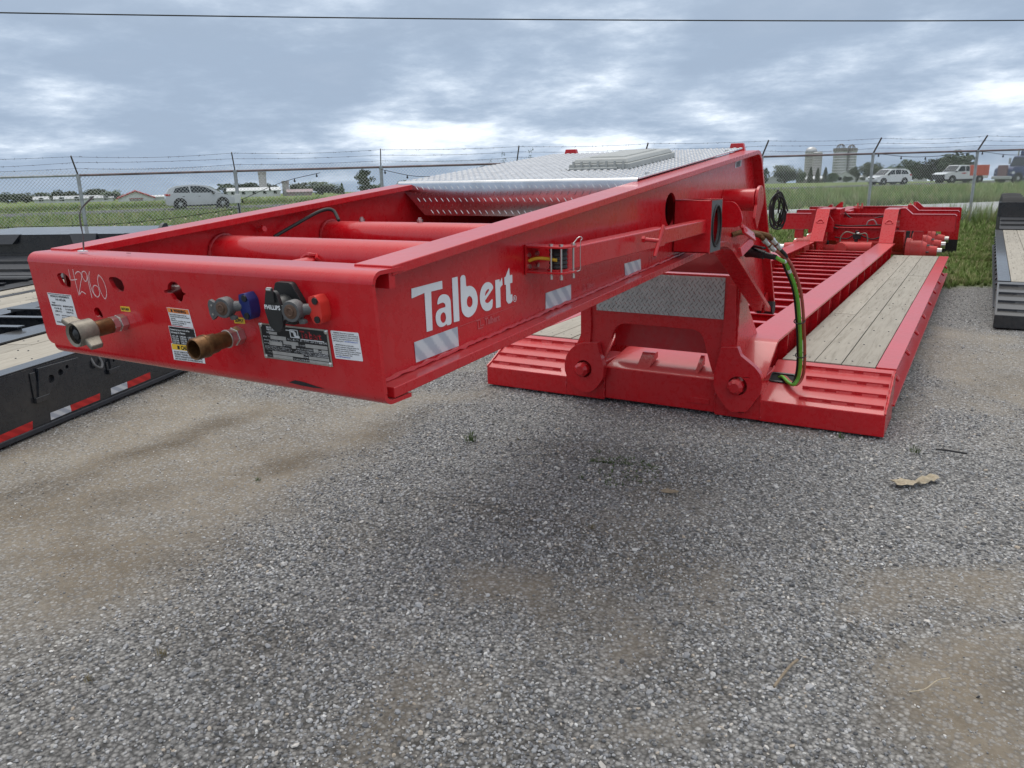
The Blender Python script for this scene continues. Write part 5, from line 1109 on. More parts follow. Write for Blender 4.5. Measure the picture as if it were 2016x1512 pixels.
# hydraulic couplers
def along(p, *prof, n=20): pass
c = Tp(240, 634)
mb = MB(); mb.cyl(c, c+FN*.022, .0255, n=6); mb.cyl(c+FN*.022, c+FN*.026, .019, n=20); mb.cyl(c+FN*.026, c+FN*.045, .0245, n=6); part(mb, 'hex_nut', 'bright_metal', bevel=.001, ang=25)
mb = MB(); mb.cyl(c+FN*.045, c+FN*.105, .0235, n=24); part(mb, 'coupler_body', 'brass_old')
mb = MB(); mb.lathe([(0, .029), (.1, .036), (.85, .037), (1, .035)], c+FN*.098, c+FN*.160, n=28, caps=False); mb.lathe([(0, .035), (1, .028)], c+FN*.160, c+FN*.155, n=28, caps=False); wn = part(mb, 'wing_nut', 'wing_cast')
mb = MB(); mb.cyl(c+FN*.140, c+FN*.146, .0295, n=24); mb.lathe([(0, .017), (.6, .015), (1, .006)], c+FN*.144, c+FN*.158, n=16); part(mb, 'coupler_face', 'black_plastic', wn)
side = Vector((1, 0, -.55)).normalized()
for s_ in (-1, 1):
    o_ = c+FN*.125; v_ = FN; w_ = side.cross(v_)
    A = [o_+side*s_*.030+v_*.024+w_*.008, o_+side*s_*.030-v_*.024+w_*.008, o_+side*s_*.030-v_*.024-w_*.008, o_+side*s_*.030+v_*.024-w_*.008]
    B = [p+side*s_*.044+v_*(-.004 if i in (0, 3) else .006)+FN*(.008) for i, p in enumerate(A)]
    mb = MB(); mb.hexa(A, B); part(mb, 'wing', 'wing_cast', wn, bevel=.005)
c = Tp(468, 660)
mb = MB(); mb.cyl(c, c+FN*.022, .0255, n=6); mb.cyl(c+FN*.022, c+FN*.040, .023, n=6); mb.cyl(c+FN*.040, c+FN*.046, .025, n=20); part(mb, 'hex_nut', 'bright_metal', bevel=.001, ang=25)
mb = MB(); mb.lathe([(0, .022), (.35, .022), (.36, .0255), (.62, .0265), (.63, .030), (.70, .030), (.71, .0285), (.96, .0285), (1, .0265)], c+FN*.046, c+FN*.150, n=28, caps=False); mb.lathe([(0, .0265), (.05, .023), (1, .0215)], c+FN*.150, c+FN*.110, n=28, caps=False); mb.cyl(c+FN*.112, c+FN*.110, .0218, n=28); part(mb, 'brass_coupler', 'brass_old')
# glad hands
def glad(px, py, mat, dx):
    c = Tp(px, py); mb = MB(); pts = fillet([(-.020, .037), (.006, .042), (.022, .022), (.024, -.018), (.014, -.040), (-.012, -.040), (-.022, -.018), (-.022, .018)], .006, 3, True)
    U, V = Vector((1, 0, 0)), Vector((0, .075, -1)).normalized()*-1
    mb.plate([pts], lambda a, b, d: c+U*a*.85+V*b*.85+FN*d, .0, .032); g = part(mb, 'glad_hand_base', mat, bevel=.003)
    for b in (.023, -.023):
        p = c+U*.005+V*b+FN*.032; mb = MB(); mb.cyl(p, p+FN*.004, .0085, n=12); part(mb, 'mount_bolt', 'black_plastic', g)
    n2 = Vector((.18, -1, -.08)).normalized()
    q0 = c+FN*.020+U*(-.018); q = c+FN*.050+U*(-.052)+V*.0
    mb = MB(); mb.tube([q0, q0.lerp(q, .5), q], [.013, .014, .016], 14); part(mb, 'glad_hand_neck', 'grey_cast', g)
    mb = MB(); mb.lathe([(0, .020), (.15, .026), (.8, .027), (1, .025)], q-n2*.016, q+n2*.014, n=28); part(mb, 'glad_hand', 'grey_cast', g)
    mb = MB(); mb.lathe([(0, .0185), (.6, .0175), (1, .015)], q+n2*.0135, q+n2*.0165, n=24, caps=True); part(mb, 'seal', 'brown_seal', g)
    mb = MB(); mb.tube([q+n2*.0168+(U*math.cos(R(a))+V*math.sin(R(a)))*.0095 for a in range(0, 361, 24)], .0022, 6, False); part(mb, 'seal_lip', 'brown_seal', g)
    e = q-U*.038-V*.006; mb = MB(); lobe = fillet([(.018, .012), (.006, .017), (-.014, .025), (-.022, .012), (-.021, -.016), (-.012, -.032), (-.002, -.024), (.018, -.012)], .005, 3, True)
    mb.plate([lobe], lambda a, b, d: e+U*a+V*b+n2*d, -.004, .007); fl_ = part(mb, 'connector_plate', 'grey_cast', g, bevel=.002)
    for b in (.010, -.014):
        p = e+U*-.006+V*b+n2*.007; mb = MB(); mb.cyl(p, p+n2*.002, .0028, n=8); part(mb, 'rivet', 'bright_metal', g)
    mb = MB(); mb.plate([fillet([(.012, -.018), (.034, -.022), (.036, -.030), (.016, -.032)], .004, 3, True)], lambda a, b, d: q+U*a+V*b+n2*d, -.008, .004); part(mb, 'detent_lug', 'grey_cast', g, bevel=.002)
glad(500, 599, 'blue_plastic', 0); glad(638, 605, 'red_plastic', 0)
# seven-way socket
c = Tp(574, 594); U, V = Vector((1, 0, 0)), Vector((0, -.075, 1)).normalized()
def SK(a, b, d): return c+U*a+V*b+FN*d
mb = MB(); mb.plate([fillet([(-.030, .052), (.022, .052), (.052, .006), (.052, -.020), (.02, -.055), (-.025, -.055), (-.048, -.015), (-.048, .015)], .008, 3, True)], SK, 0, .016); sk = part(mb, 'socket_base', 'black_plastic', bevel=.003)
mb = MB(); mb.lathe([(0, .036), (.8, .033), (1, .030)], SK(-.004, -.012, .014), SK(-.004, -.016, .055), n=24); part(mb, 'socket_barrel', 'black_plastic', sk)
mb = MB(); mb.plate([fillet([(-.020, .040), (.014, .040), (.026, -.004), (.022, -.050), (.0, -.066), (-.024, -.052), (-.034, -.006)], .010, 4, True)], SK, .050, .060); part(mb, 'socket_lid', 'black_plastic', sk, bevel=.003)
mb = MB(); mb.plate([fillet([(-.012, .048), (.008, .048), (.012, .012), (-.016, .012)], .003, 2, True)], SK, .0605, .066); part(mb, 'lid_hinge', 'black_plastic', sk, bevel=.002)
mb = MB(); mb.cyl(SK(-.010, .044, .062), SK(.006, .044, .062), .005, n=10); part(mb, 'hinge_pin', 'bright_metal', sk)
mb = MB(); text_into(mb, 'PHILLIPS', lambda x, y: SK(-.031+x, -.006+y, .0607), 0, 0, .0105, .054, 'L', .03); part(mb, 'print', 'white_print', sk, weld=False)
# whip wire at the left end of the transom
c = at(165, 495, Y=1.43); mb = MB(); mb.tube(spline([c, c+Vector((.008, 0, .05)), c+Vector((.014, .0, .12)), at(184, 386, Y=1.45)], 5), [.0012+.0016*abs(math.sin(i*.6)) for i in range(16)], 6); part(mb, 'whip_wire', 'grey_cast')
mb = MB(); mb.box((c.x-.02, c.y-.008, 1.4925), (c.x+.012, c.y+.006, 1.497)); part(mb, 'wire_clip', 'sticker_white')
mb = MB(); p = at(252, 502, Y=1.44); mb.box((p.x-.008, p.y, 1.4935), (p.x+.01, p.y+.004, 1.4945)); part(mb, 'paint_chip', 'hole_dark')
# scuffed grease on the foot of the transom
mb = MB(); g_ = [(557, 756), (570, 752), (585, 755), (600, 760), (614, 765), (628, 769), (606, 767), (580, 762)]
mb.plate([[tpx(*q) for q in g_]], TF, -.0012, -.0005); part(mb, 'grease_mark', 'hole_dark')
# ------------------------------------------------------------------ black trailers
BLK = 'black_paint'
def black_rear(root, y0, z, hw, top, beams=True):
    for i in range(3):
        ya, za = y0+.24*i, z+.02+(top-.30-z)*(i/3); yb, zb = ya+.235, z+.02+(top-.30-z)*((i+.8)/3)
        mb = MB(); mb.hexa([(-hw+.05, ya, za-.02), (hw-.05, ya, za-.02), (hw-.05, yb, zb-.02), (-hw+.05, yb, zb-.02)], [(-hw+.05, ya, za), (hw-.05, ya, za), (hw-.05, yb, zb), (-hw+.05, yb, zb)]); mb.obj('rear_step', 'charcoal_step', root, world=False, bevel=.003)
        mb = MB(); mb.box((-hw+.07, yb-.03, zb-.03), (hw-.07, yb-.015, zb+.028)); mb.obj('step_bar', BLK, root, world=False, bevel=.002)
    yb = y0+.74
    mb = MB(); mb.box((-hw, yb, top-.30), (hw, yb+.02, top)); mb.box((-hw, yb, top-.012), (hw, yb+.16, top)); mb.obj('rear_frame', BLK, root, world=False, bevel=.003)
    for s_ in (-1, 1):
        xc = s_*.60; k_ = s_*.05
        mb = MB(); mb.hexa([(xc-.17+k_, yb-.085, top-.13), (xc+.17+k_, yb-.085, top-.13), (xc+.17+k_, yb-.001, top-.13), (xc-.17+k_, yb-.001, top-.13)], [(xc-.21, yb-.008, top+.006), (xc+.21, yb-.008, top+.006), (xc+.21, yb+.03, top+.006), (xc-.21, yb+.03, top+.006)]); mb.obj('neck_plate', 'charcoal_step', root, world=False, bevel=.003)  # paler than the frame: sky light on the slope put into its colour
        if not beams: continue
        mb = MB(); mb.box((xc-.12, yb+.17, top-.02), (xc+.12, yb+3.3, top)); mb.box((xc-.01, yb+.17, top-.35), (xc+.01, yb+3.3, top-.0205)); mb.obj('rear_beam', BLK, root, world=False)
        for i in range(3):
            y = yb+.55+1.15*i
            mb = MB(); mb.lathe([(0, .30), (.08, .50), (.35, .51), (.65, .51), (.92, .50), (1, .30)], (s_*(hw-.48), y, .505), (s_*(hw-.02), y, .505), n=28); ty = mb.obj('tyre', 'tyre', root, world=False)
            mb = MB(); mb.cyl((s_*(hw-.16), y, .505), (s_*(hw-.055), y, .505), .27, .25, n=24); mb.obj('rim', 'rim', ty, world=False)
# left trailer, turned a little from the red one
rz1 = R(20.28); X1 = Vector((math.cos(rz1), math.sin(rz1), 0)); Y1 = Vector((-math.sin(rz1), math.cos(rz1), 0)); hw1 = 1.54
side_pt = Vector((-5.448, 2.475, 0)); o1 = side_pt-X1*hw1-Y1*4.2
bt1 = empty('lowboy_trailer', tuple(o1), rz1, label='black lowboy trailer with red and white reflective tape along its side', cat='trailer')
deck(bt1, BLK, BLK, 'plank_wood_warm', .475, hw1*2, .6, 8.6, .16, (.40, .70), solid=True, beam_h=.012, hooks=0)
black_rear(bt1, 9.2, .475, hw1, 1.0)
SP0 = side_pt+X1*.0; loc1 = lambda p: Vector(((p-o1).dot(X1), (p-o1).dot(Y1), p.z))
def side_px(px, py, e=0): q = loc1(at_plane(px, py, side_pt+X1*(.010), X1)); return (q.y, q.z)
def side_plate(pts, name, mat, d0=.0008, d1=.0016, holes=(), **kw):
    mb = MB(); mb.plate([[side_px(*q) for q in pts]]+list(holes), lambda a, b, d: (hw1+.010+d, a, b), d0, d1); return mb.obj(name, mat, bt1, world=False, **kw)
sc = 3.217; cv = lambda u, v: (u/sc, 430+v/sc)
side_plate([cv(-120, 1425), cv(205, 1283), cv(207, 1335), cv(-120, 1480)], 'reflective_tape', 'tape_red')
side_plate([cv(317, 1232), cv(443, 1183), cv(452, 1222), cv(322, 1278)], 'reflective_tape', 'tape_white'); side_plate([cv(444, 1183), cv(632, 1107), cv(634, 1147), cv(453, 1222)], 'reflective_tape', 'tape_red')
side_plate([cv(700, 1075), cv(803, 1035), cv(808, 1075), cv(705, 1117)], 'reflective_tape', 'tape_white'); side_plate([cv(804, 1035), cv(950, 973), cv(953, 1015), cv(809, 1075)], 'reflective_tape', 'tape_red')
for u0 in (0, 420):
    k = 1.0 if not u0 else .8
    P = [side_px(*cv(u, v)) for u, v in (((225, 950), (480, 880), (300, 1105), (232, 1140)) if not u0 else ((680, 890), (765, 870), (700, 945), (690, 960)))]
    hs = [circle(side_px(*cv(u, v)), r, 16) for u, v, r in (((308, 1015, .030), (367, 975, .024), (408, 940, .015)) if not u0 else ((705, 900, .012),))]
    mb = MB(); mb.plate([P]+hs, lambda a, b, d: (hw1+.010+d, a, b), .001, .022); mb.obj('side_gusset', BLK, bt1, world=False, bevel=.002)
    q = P[3]; mb = MB(); mb.box((hw1+.011, q[0]-.03, q[1]-.03), (hw1+.035, q[0]+.10, q[1]+.01)); mb.box((hw1+.011, q[0]-.03, q[1]), (hw1+.02, q[0]+.02, P[0][1]-.02)); mb.obj('stake_pocket', BLK, bt1, world=False, bevel=.004)
mb = MB(); q = side_px(*cv(600, 900)); mb.tube(spline([(hw1, q[0]-.03, q[1]+.03), (hw1+.03, q[0]-.03, q[1]-.03), (hw1+.045, q[0]+.01, q[1]-.06), (hw1+.03, q[0]+.05, q[1]-.03), (hw1, q[0]+.05, q[1]+.03)], 5), .010, 8); mb.obj('tie_ring', 'grey_cast', bt1, world=False)
mb = MB(); mb.box((hw1-.02, .6, .012), (hw1+.025, 9.2, .048)); mb.obj('side_bumper', 'charcoal_step', bt1, world=False, bevel=.006)
# second black trailer, farther left; its rear end shows above the first
rz2 = R(24); X2 = Vector((math.cos(rz2), math.sin(rz2), 0)); Y2 = Vector((-math.sin(rz2), math.cos(rz2), 0))
c2_ = at_dist(70, 13.5); o2_ = c2_-Y2*9.0
bt2 = empty('lowboy_trailer', tuple(o2_), rz2, label='second black lowboy trailer, the one nearest the fence, showing its stepped rear end', cat='trailer')
deck(bt2, BLK, BLK, 'plank_wood_warm', .42, 3.05, .6, 7.66, .16, (.40, .70), solid=True, beam_h=.012, hooks=0)
black_rear(bt2, 8.26, .42, 1.9, .975, False)
mb = MB(); mb.box((-1.9, 9.17, .955), (2.4, 10.9, .973)); mb.obj('rear_deck', BLK, bt2, world=False)
mb = MB(); mb.prism_x(fillet([(9.3, .974), (9.6, .974), (9.55, 1.09), (9.46, 1.09)], .03, 3, True), 1.55, 1.6); mb.obj('ramp_ear', BLK, bt2, world=False)
# black trailer on the right, parallel to the red one
bt3 = empty('lowboy_trailer', (.21+1.52, 9.72, 0), label='black lowboy trailer with bright deck edge rail right of the red trailer', cat='trailer')
deck(bt3, BLK, 'charcoal_step', 'plank_wood', .40, 3.04, .80, 8.4, .14, (.40, .70), solid=False, beam_h=.012, hooks=16, ramp_in=.3)
black_rear(bt3, 9.2, .40, 1.50, at(1990, 398, Y=19.7).z)
# ------------------------------------------------------------------ vehicles
def vehicle(name, loc, rz, Ln, W, body, cabin, belt, mat, wheels, wr, label, cat, glass, roof_in=.12, extras=None, clad=False, front_glass=None, rear_glass=None):
    """side profile body + cabin that narrows towards the roof; local x runs towards the nose"""
    r_ = empty(name, tuple(loc), rz, label=label, cat=cat); zr = max(z for _, z in cabin)
    mb = MB(); h = W/2
    mb.plate([fillet(body, .10, 4, True)], lambda a, b, d: (a, d*(1-.05*max(0, (b-.55))), b), -h, h); mb.obj('body', mat, r_, world=False, bevel=.05, seg=3)
    def cf(a, b, d): k = 1-roof_in*max(0, (b-belt))/(zr-belt); return (a, d*k, b)
    mb = MB(); mb.plate([fillet(cabin, .06, 4, True)], cf, -h*.965, h*.965); mb.obj('cabin', mat, r_, world=False, bevel=.03)
    for s_ in (-1, 1):
        for g in glass:
            mb = MB(); mb.plate([fillet(g, .04, 3, True)], lambda a, b, d: (a, s_*(cf(a, b, h*.965)[1]+d), b), .001, .012); mb.obj('side_window', 'car_glass', r_, world=False)
    for nm, gg in (('windscreen', front_glass), ('rear_window', rear_glass)):
        if gg:
            (x0, z0), (x1, z1) = gg; w0, w1 = cf(0, z0, h*.86)[1], cf(0, z1, h*.86)[1]; o_ = Vector((x1-x0, 0, z1-z0)).normalized(); nrm = Vector((o_.z, 0, -o_.x))*(1 if nm == 'windscreen' else -1)*.012
            A = [Vector((x0, -w0, z0)), Vector((x0, w0, z0)), Vector((x1, w1, z1)), Vector((x1, -w1, z1))]
            mb = MB(); mb.hexa(A, [p+nrm for p in A]); mb.obj(nm, 'car_glass', r_, world=False)
    for x in wheels:
        for s_ in (-1, 1):
            mb = MB(); mb.cyl((x, s_*(h-.28), wr), (x, s_*(h+.012), wr), wr*1.16, n=28); mb.obj('wheel_arch', 'trim_black', r_, world=False)
            mb = MB(); mb.lathe([(0, wr*.7), (.05, wr*.95), (.2, wr), (.8, wr), (.95, wr*.95), (1, wr*.68)], (x, s_*(h-.22), wr), (x, s_*(h+.025), wr), n=28); wh = mb.obj('wheel', 'tyre', r_, world=False)
            mb = MB(); mb.lathe([(0, wr*.66), (.7, wr*.62), (1, wr*.15)], (x, s_*(h-.02), wr), (x, s_*(h+.035), wr), n=20); mb.obj('rim', 'rim', wh, world=False)
            mb = MB()
            for a in range(0, 360, 72): c = Vector((x, s_*(h+.03), wr)); d = Vector((math.cos(R(a)), 0, math.sin(R(a)))); mb.cyl(c+d*wr*.36, c+d*wr*.36+Vector((0, s_*.01, 0)), wr*.13, n=8)
            mb.obj('rim_openings', 'trim_black', wh, world=False)
    mb = MB(); mb.box((wheels[1]+wr*1.1, -h*.99, wr*.55), (wheels[0]-wr*1.1, h*.99, wr*1.05)); mb.obj('sill', 'trim_black', r_, world=False, bevel=.02)
    if extras: extras(r_, h)
    return r_
ang_road = math.atan2(rd.y, rd.x)
def lamps(front_x, rear_x, zf, zr_, W):
    def fn(r_, h):
        for s_ in (-1, 1):
            mb = MB(); mb.box((front_x-.35, s_*h*.62, zf-.07), (front_x-.02, s_*h*1.005, zf+.07)); mb.obj('headlight', 'lamp_clear', r_, world=False, bevel=.03)
            mb = MB(); mb.box((rear_x+.01, s_*h*.62, zr_-.07), (rear_x+.30, s_*h*1.005, zr_+.07)); mb.obj('tail_lamp', 'lamp_red', r_, world=False, bevel=.03)
            mb = MB(); mb.box((front_x-1.45, s_*h*.98, zf+.22), (front_x-1.3, s_*(h+.18), zf+.36)); mb.obj('mirror', 'trim_black', r_, world=False, bevel=.03)
        mb = MB(); mb.box((front_x-.08, -h*.55, zf-.22), (front_x+.012, h*.55, zf+.0)); mb.obj('grille', 'trim_black', r_, world=False, bevel=.02)
        for x in (-.15, -1.1):
            for s_ in (-1, 1): mb = MB(); mb.box((x, s_*h*1.0, zf+.10), (x+.14, s_*(h+.012), zf+.13)); mb.obj('door_handle', 'trim_black', r_, world=False)
    return fn
vehicle('crossover_car', road_a, ang_road-R(4), 4.3, 1.77,
    [(-2.1, .35), (-2.12, .72), (-2.02, .98), (-1.2, 1.03), (.85, .98), (1.55, .88), (2.05, .74), (2.15, .52), (2.08, .30), (-2.0, .28)],
    [(-2.05, .97), (-1.86, 1.30), (-1.40, 1.47), (-.35, 1.54), (.42, 1.46), (1.28, .97)], .96, 'car_silver', (1.28, -1.28), .345,
    'silver grey crossover car driving past the barns behind the fence', 'car', [[(-1.62, 1.06), (-1.45, 1.34), (-.86, 1.43), (-.70, 1.43), (-.62, 1.04)], [(-.54, 1.04), (-.60, 1.44), (-.1, 1.44), (.34, 1.36), (.94, 1.02)]],
    front_glass=((1.30, 1.0), (.60, 1.40)), rear_glass=((-1.93, 1.05), (-1.66, 1.33)), extras=lamps(2.12, -2.10, .70, .92, 1.77))
p_ = at_dist(1749, 97); vehicle('sport_utility_car', p_, ang_road+math.pi-R(14), 4.55, 1.85,
    [(-2.2, .36), (-2.24, .75), (-2.15, 1.05), (-1.2, 1.08), (.9, 1.05), (1.75, .95), (2.2, .80), (2.25, .55), (2.15, .34), (-2.1, .32)],
    [(-2.12, 1.04), (-1.85, 1.52), (-1.3, 1.66), (-.1, 1.69), (.45, 1.62), (1.25, 1.02)], 1.03, 'car_white', (1.38, -1.30), .36,
    'white sport utility car on the road before the farmhouse', 'car', [[(-1.78, 1.10), (-1.55, 1.46), (-.95, 1.56), (-.85, 1.10)], [(-.78, 1.10), (-.85, 1.57), (-.15, 1.58), (-.08, 1.10)], [(.0, 1.10), (-.06, 1.58), (.38, 1.52), (.98, 1.08)]],
    front_glass=((1.22, 1.06), (.5, 1.59)), rear_glass=((-2.08, 1.12), (-1.88, 1.48)), extras=lamps(2.22, -2.22, .78, 1.0, 1.85))
def pick_extra(r_, h):
    lamps(2.75, -2.9, .98, .9, 2)(r_, h)
    mb = MB(); mb.box((-3.0, -h*1.02, .80), (-.52, h*1.02, 1.92)); cb = mb.obj('cargo_box', 'truck_orange', r_, world=False, bevel=.02)
    for i in range(5):
        for s_ in (-1, 1): mb = MB(); x = -2.9+i*.56; mb.box((x, s_*h*1.02, .82), (x+.05, s_*(h*1.02+.03), 1.90)); mb.obj('box_rib', 'truck_orange', cb, world=False)
    mb = MB(); mb.box((-3.0, -h*.98, 1.92), (-.6, h*.98, 1.95)); mb.obj('box_cover', 'car_white', cb, world=False)
    mb = MB(); mb.box((2.55, -h*.9, .42), (2.86, h*.9, .98)); mb.obj('bull_bar', 'trim_black', r_, world=False, bevel=.05)
    for s_ in (-1, 1): mb = MB(); mb.box((.0, s_*(h+.001), 1.02), (.55, s_*(h+.008), 1.14)); mb.obj('door_mark', 'lamp_red', r_, world=False)
p_ = at_dist(1887, 104); vehicle('pickup_truck', p_, ang_road+math.pi-R(16), 5.7, 2.0,
    [(-2.95, .55), (-2.98, .85), (-.4, 1.22), (1.05, 1.24), (2.3, 1.18), (2.68, 1.02), (2.72, .62), (2.6, .46), (-2.9, .48)],
    [(-.62, 1.20), (-.60, 1.90), (-.3, 1.96), (.72, 1.95), (1.45, 1.22)], 1.22, 'car_white', (1.75, -1.85), .42,
    'white pickup truck with an orange cargo box before the tall trees', 'truck', [[(-.45, 1.28), (-.45, 1.84), (.0, 1.85), (.02, 1.28)], [(.12, 1.28), (.10, 1.85), (.66, 1.84), (1.15, 1.28)]],
    front_glass=((1.42, 1.27), (.78, 1.89)), extras=pick_extra)
def semi_extra(r_, h):
    mb = MB(); mb.box((3.05, -.62, .75), (3.22, .62, 1.85)); mb.obj('grille', 'truck_grille', r_, world=False, bevel=.04)
    mb = MB(); mb.box((3.0, -h, .42), (3.35, h, .74)); mb.obj('bumper', 'silo_steel', r_, world=False, bevel=.05)
    mb = MB(); mb.box((-2.6, -h*.95, 1.2), (.2, h*.95, 3.3)); mb.obj('sleeper', 'truck_blue', r_, world=False, bevel=.1)
    for s_ in (-1, 1):
        mb = MB(); mb.cyl((.30, s_*(h+.08), .9), (.30, s_*(h+.08), 3.5), .075, n=12); mb.obj('exhaust_stack', 'bright_metal', r_, world=False)
        mb = MB(); mb.box((1.1, s_*(h+.05), 1.95), (1.2, s_*(h+.30), 2.55)); mb.obj('mirror', 'silo_steel', r_, world=False, bevel=.02)
        mb = MB(); mb.box((2.75, s_*h*.72, .95), (3.1, s_*h, 1.2)); mb.obj('headlight', 'lamp_clear', r_, world=False, bevel=.04)
    mb = MB(); mb.box((-6, -.45, .7), (-2.6, .45, .95)); mb.obj('frame', 'trim_black', r_, world=False)
p_ = at_dist(2022, 101); vehicle('semi_truck', p_, ang_road+math.pi-R(18), 6.2, 2.4,
    [(-2.6, .8), (-2.6, 1.6), (1.3, 1.72), (2.9, 1.62), (3.1, 1.4), (3.1, .75), (2.5, .7), (-2.5, .75)],
    [(.05, 1.6), (.05, 2.65), (.4, 2.78), (1.0, 2.72), (1.35, 1.65)], 1.65, 'truck_blue', (2.3, -4.4), .52,
    'dark blue semi truck tractor waiting on the road', 'truck', [[(.3, 1.8), (.3, 2.5), (.9, 2.5), (1.12, 1.8)]], front_glass=((1.36, 1.75), (1.06, 2.60)), extras=semi_extra)
# ------------------------------------------------------------------ farm buildings and silos
def hut(name, px, d, wpx, hpx, ridge, wall, roof, label, deep=9, face=0, doors=0, gable=False, base_dz=0, wins=0, cat='building', trim=None):
    """gabled building seen across the field; gable=True turns its gable towards the yard"""
    c = at_dist(px, d); w = wpx*d/F_PX; h = hpx*d/F_PX; rg = ridge*d/F_PX; a = math.atan2(c.y, c.x)-math.pi/2+face
    r_ = empty(name, (c.x, c.y, c.z+base_dz), a, label=label, cat=cat)
    if gable:
        mb = MB(); mb.prism_y([(-w/2, -1), (w/2, -1), (w/2, h), (0, h+rg), (-w/2, h)], 0, deep); mb.obj('wall', wall, r_, world=False)
        for s_ in (-1, 1):
            mb = MB(); e = .35; sl = rg/(w/2); mb.hexa([(s_*(w/2+e), -e, h-sl*e), (0, -e, h+rg), (0, deep+e, h+rg), (s_*(w/2+e), deep+e, h-sl*e)], [(s_*(w/2+e), -e, h-sl*e+.22), (0, -e, h+rg+.22), (0, deep+e, h+rg+.22), (s_*(w/2+e), deep+e, h-sl*e+.22)]); mb.obj('roof', roof, r_, world=False)
    else:
        mb = MB(); mb.prism_x([(0, -1), (deep, -1), (deep, h), (deep/2, h+rg*.98), (0, h)], -w/2, w/2); mb.obj('wall', wall, r_, world=False)
        for s_ in (-1, 1):
            e = .3; y0, y1 = (-e, deep/2) if s_ < 0 else (deep+e, deep/2); sl = rg/(deep/2)
            mb = MB(); mb.hexa([(-w/2-e, y0, h-sl*e), (w/2+e, y0, h-sl*e), (w/2+e, y1, h+rg), (-w/2-e, y1, h+rg)], [(-w/2-e, y0, h-sl*e+.2), (w/2+e, y0, h-sl*e+.2), (w/2+e, y1, h+rg+.2), (-w/2-e, y1, h+rg+.2)]); mb.obj('roof', roof, r_, world=False)
    for i in range(doors):
        x = (i+.5)/doors*w-w/2; mb = MB(); mb.box((x-1.3, -.06, -1), (x+1.3, -.01, min(h*.8, 2.8))); dr_ = mb.obj('door', 'stave_dark', r_, world=False)
        mb = MB(); mb.box((x-1.4, -.08, min(h*.8, 2.8)), (x+1.4, -.01, min(h*.8, 2.8)+.15)); mb.obj('lintel', trim or wall, dr_, world=False)
    for i in range(wins):
        x = (i+.5)/wins*w-w/2; mb = MB(); mb.box((x-.6, -.05, h*.4), (x+.6, -.01, h*.4+1.1)); wi = mb.obj('window', 'barn_white', r_, world=False)
        mb = MB(); mb.box((x-.5, -.07, h*.4+.1), (x+.5, -.051, h*.4+1.0)); mb.obj('pane', 'car_glass', wi, world=False)
    return r_
hut('barn', 263, 190, 56, 5, 11, 'barn_white', 'barn_red', 'white gabled barn with red roof edges left of the silver car', gable=True, doors=1, deep=16, trim='barn_red')
hut('shed', 305, 200, 60, 5, 2, 'barn_white', 'barn_white', 'long low white lean-to joined to the red-edged barn', deep=8)
hut('shed', 160, 235, 88, 5, 4, 'barn_white', 'shed_roof', 'long pale shed left of the red-edged barn', deep=10, wins=4)
hut('shed', 88, 260, 40, 5, 4, 'barn_white', 'shed_roof', 'small pale shed among the far trees on the left', deep=8, wins=2)
hut('warehouse', 498, 260, 92, 10, 5, 'barn_white', 'barn_white', 'long white farm building at the foot of the single tan silo', deep=14, wins=5)
hut('barn', 588, 250, 44, 6, 4, 'shed_pink', 'shed_pink', 'faded pinkish barn beside the shorter stub silo', deep=12, doors=1)
hut('farmhouse', 1663, 235, 34, 7, 11, 'barn_white', 'shed_roof', 'white gabled farmhouse below the twin grey silos', gable=True, deep=12, wins=2)
hut('shed', 1714, 250, 62, 7, 4, 'barn_white', 'shed_roof', 'long low shed right of the white farmhouse', deep=9, wins=4)
hut('barn', 1524, 240, 34, 5, 8, 'shed_roof', 'shed_roof', 'grey roofed barn left of the round bushy tree', gable=True, deep=10)
hut('shed', 1594, 245, 46, 6, 4, 'stave_dark', 'barn_white', 'dark open shed with a white roof below the tan silos', deep=8, doors=2)
hut('house', 1811, 230, 22, 6, 7, 'barn_white', 'shed_roof', 'small pale house half hidden between the road and the tall trees', gable=True, deep=8, wins=1)
def silo(px, d, wpx, top_py, base_py, mat, label, dome='flat', cage=False):
    c = at_dist(px, d); zt = (lambda r_: CAM_H+r_.z/math.hypot(r_.x, r_.y)*d)(ray(px, top_py)); w = wpx*d/F_PX; r_ = empty('silo', tuple(c), label=label, cat='silo')
    ztop = zt; bz = c.z-1
    body_top = ztop-(w*.42 if dome == 'dome' else w*.12 if dome == 'low' else 0)
    mb = MB(); nb = 14; prof = []
    for i in range(nb+1):
        k = i/nb; prof += [(max(0, k-.004), w/2), (k, w/2+.05), (min(1, k+.004), w/2)]
    mb.lathe(prof, (c.x, c.y, bz), (c.x, c.y, body_top), n=36); mb.obj('barrel', mat, r_, ang=60)
    if dome != 'flat': mb = MB(); n = 8; mb.lathe([(math.sin(R(90*i/n)), w/2*1.02*math.cos(R(90*i/n))) for i in range(n+1)], (c.x, c.y, body_top), (c.x, c.y, ztop), n=28); mb.obj('dome', 'silo_steel', r_)
    else: mb = MB(); mb.cyl((c.x, c.y, body_top-.9), (c.x, c.y, body_top), w/2+.12, n=32); mb.obj('rim_band', 'stave_dark', r_)
    if cage:
        mb = MB()
        for q in range(3): mb.tube([(c.x+w*.30*math.cos(R(a))*math.cos(q), c.y+w*.30*math.cos(R(a))*math.sin(q), ztop+w*.30*math.sin(R(a))) for a in range(0, 181, 15)], .12, 6)
        mb.obj('filler_hoop', 'stave_dark', r_)
    return r_
silo(1593, 262, 20, 289, 356, 'stave', 'tall tan stave silo with a domed metal top', 'dome'); silo(1606, 255, 16, 298.5, 356, 'stave', 'shorter tan silo with a low cap beside the domed one', 'low')
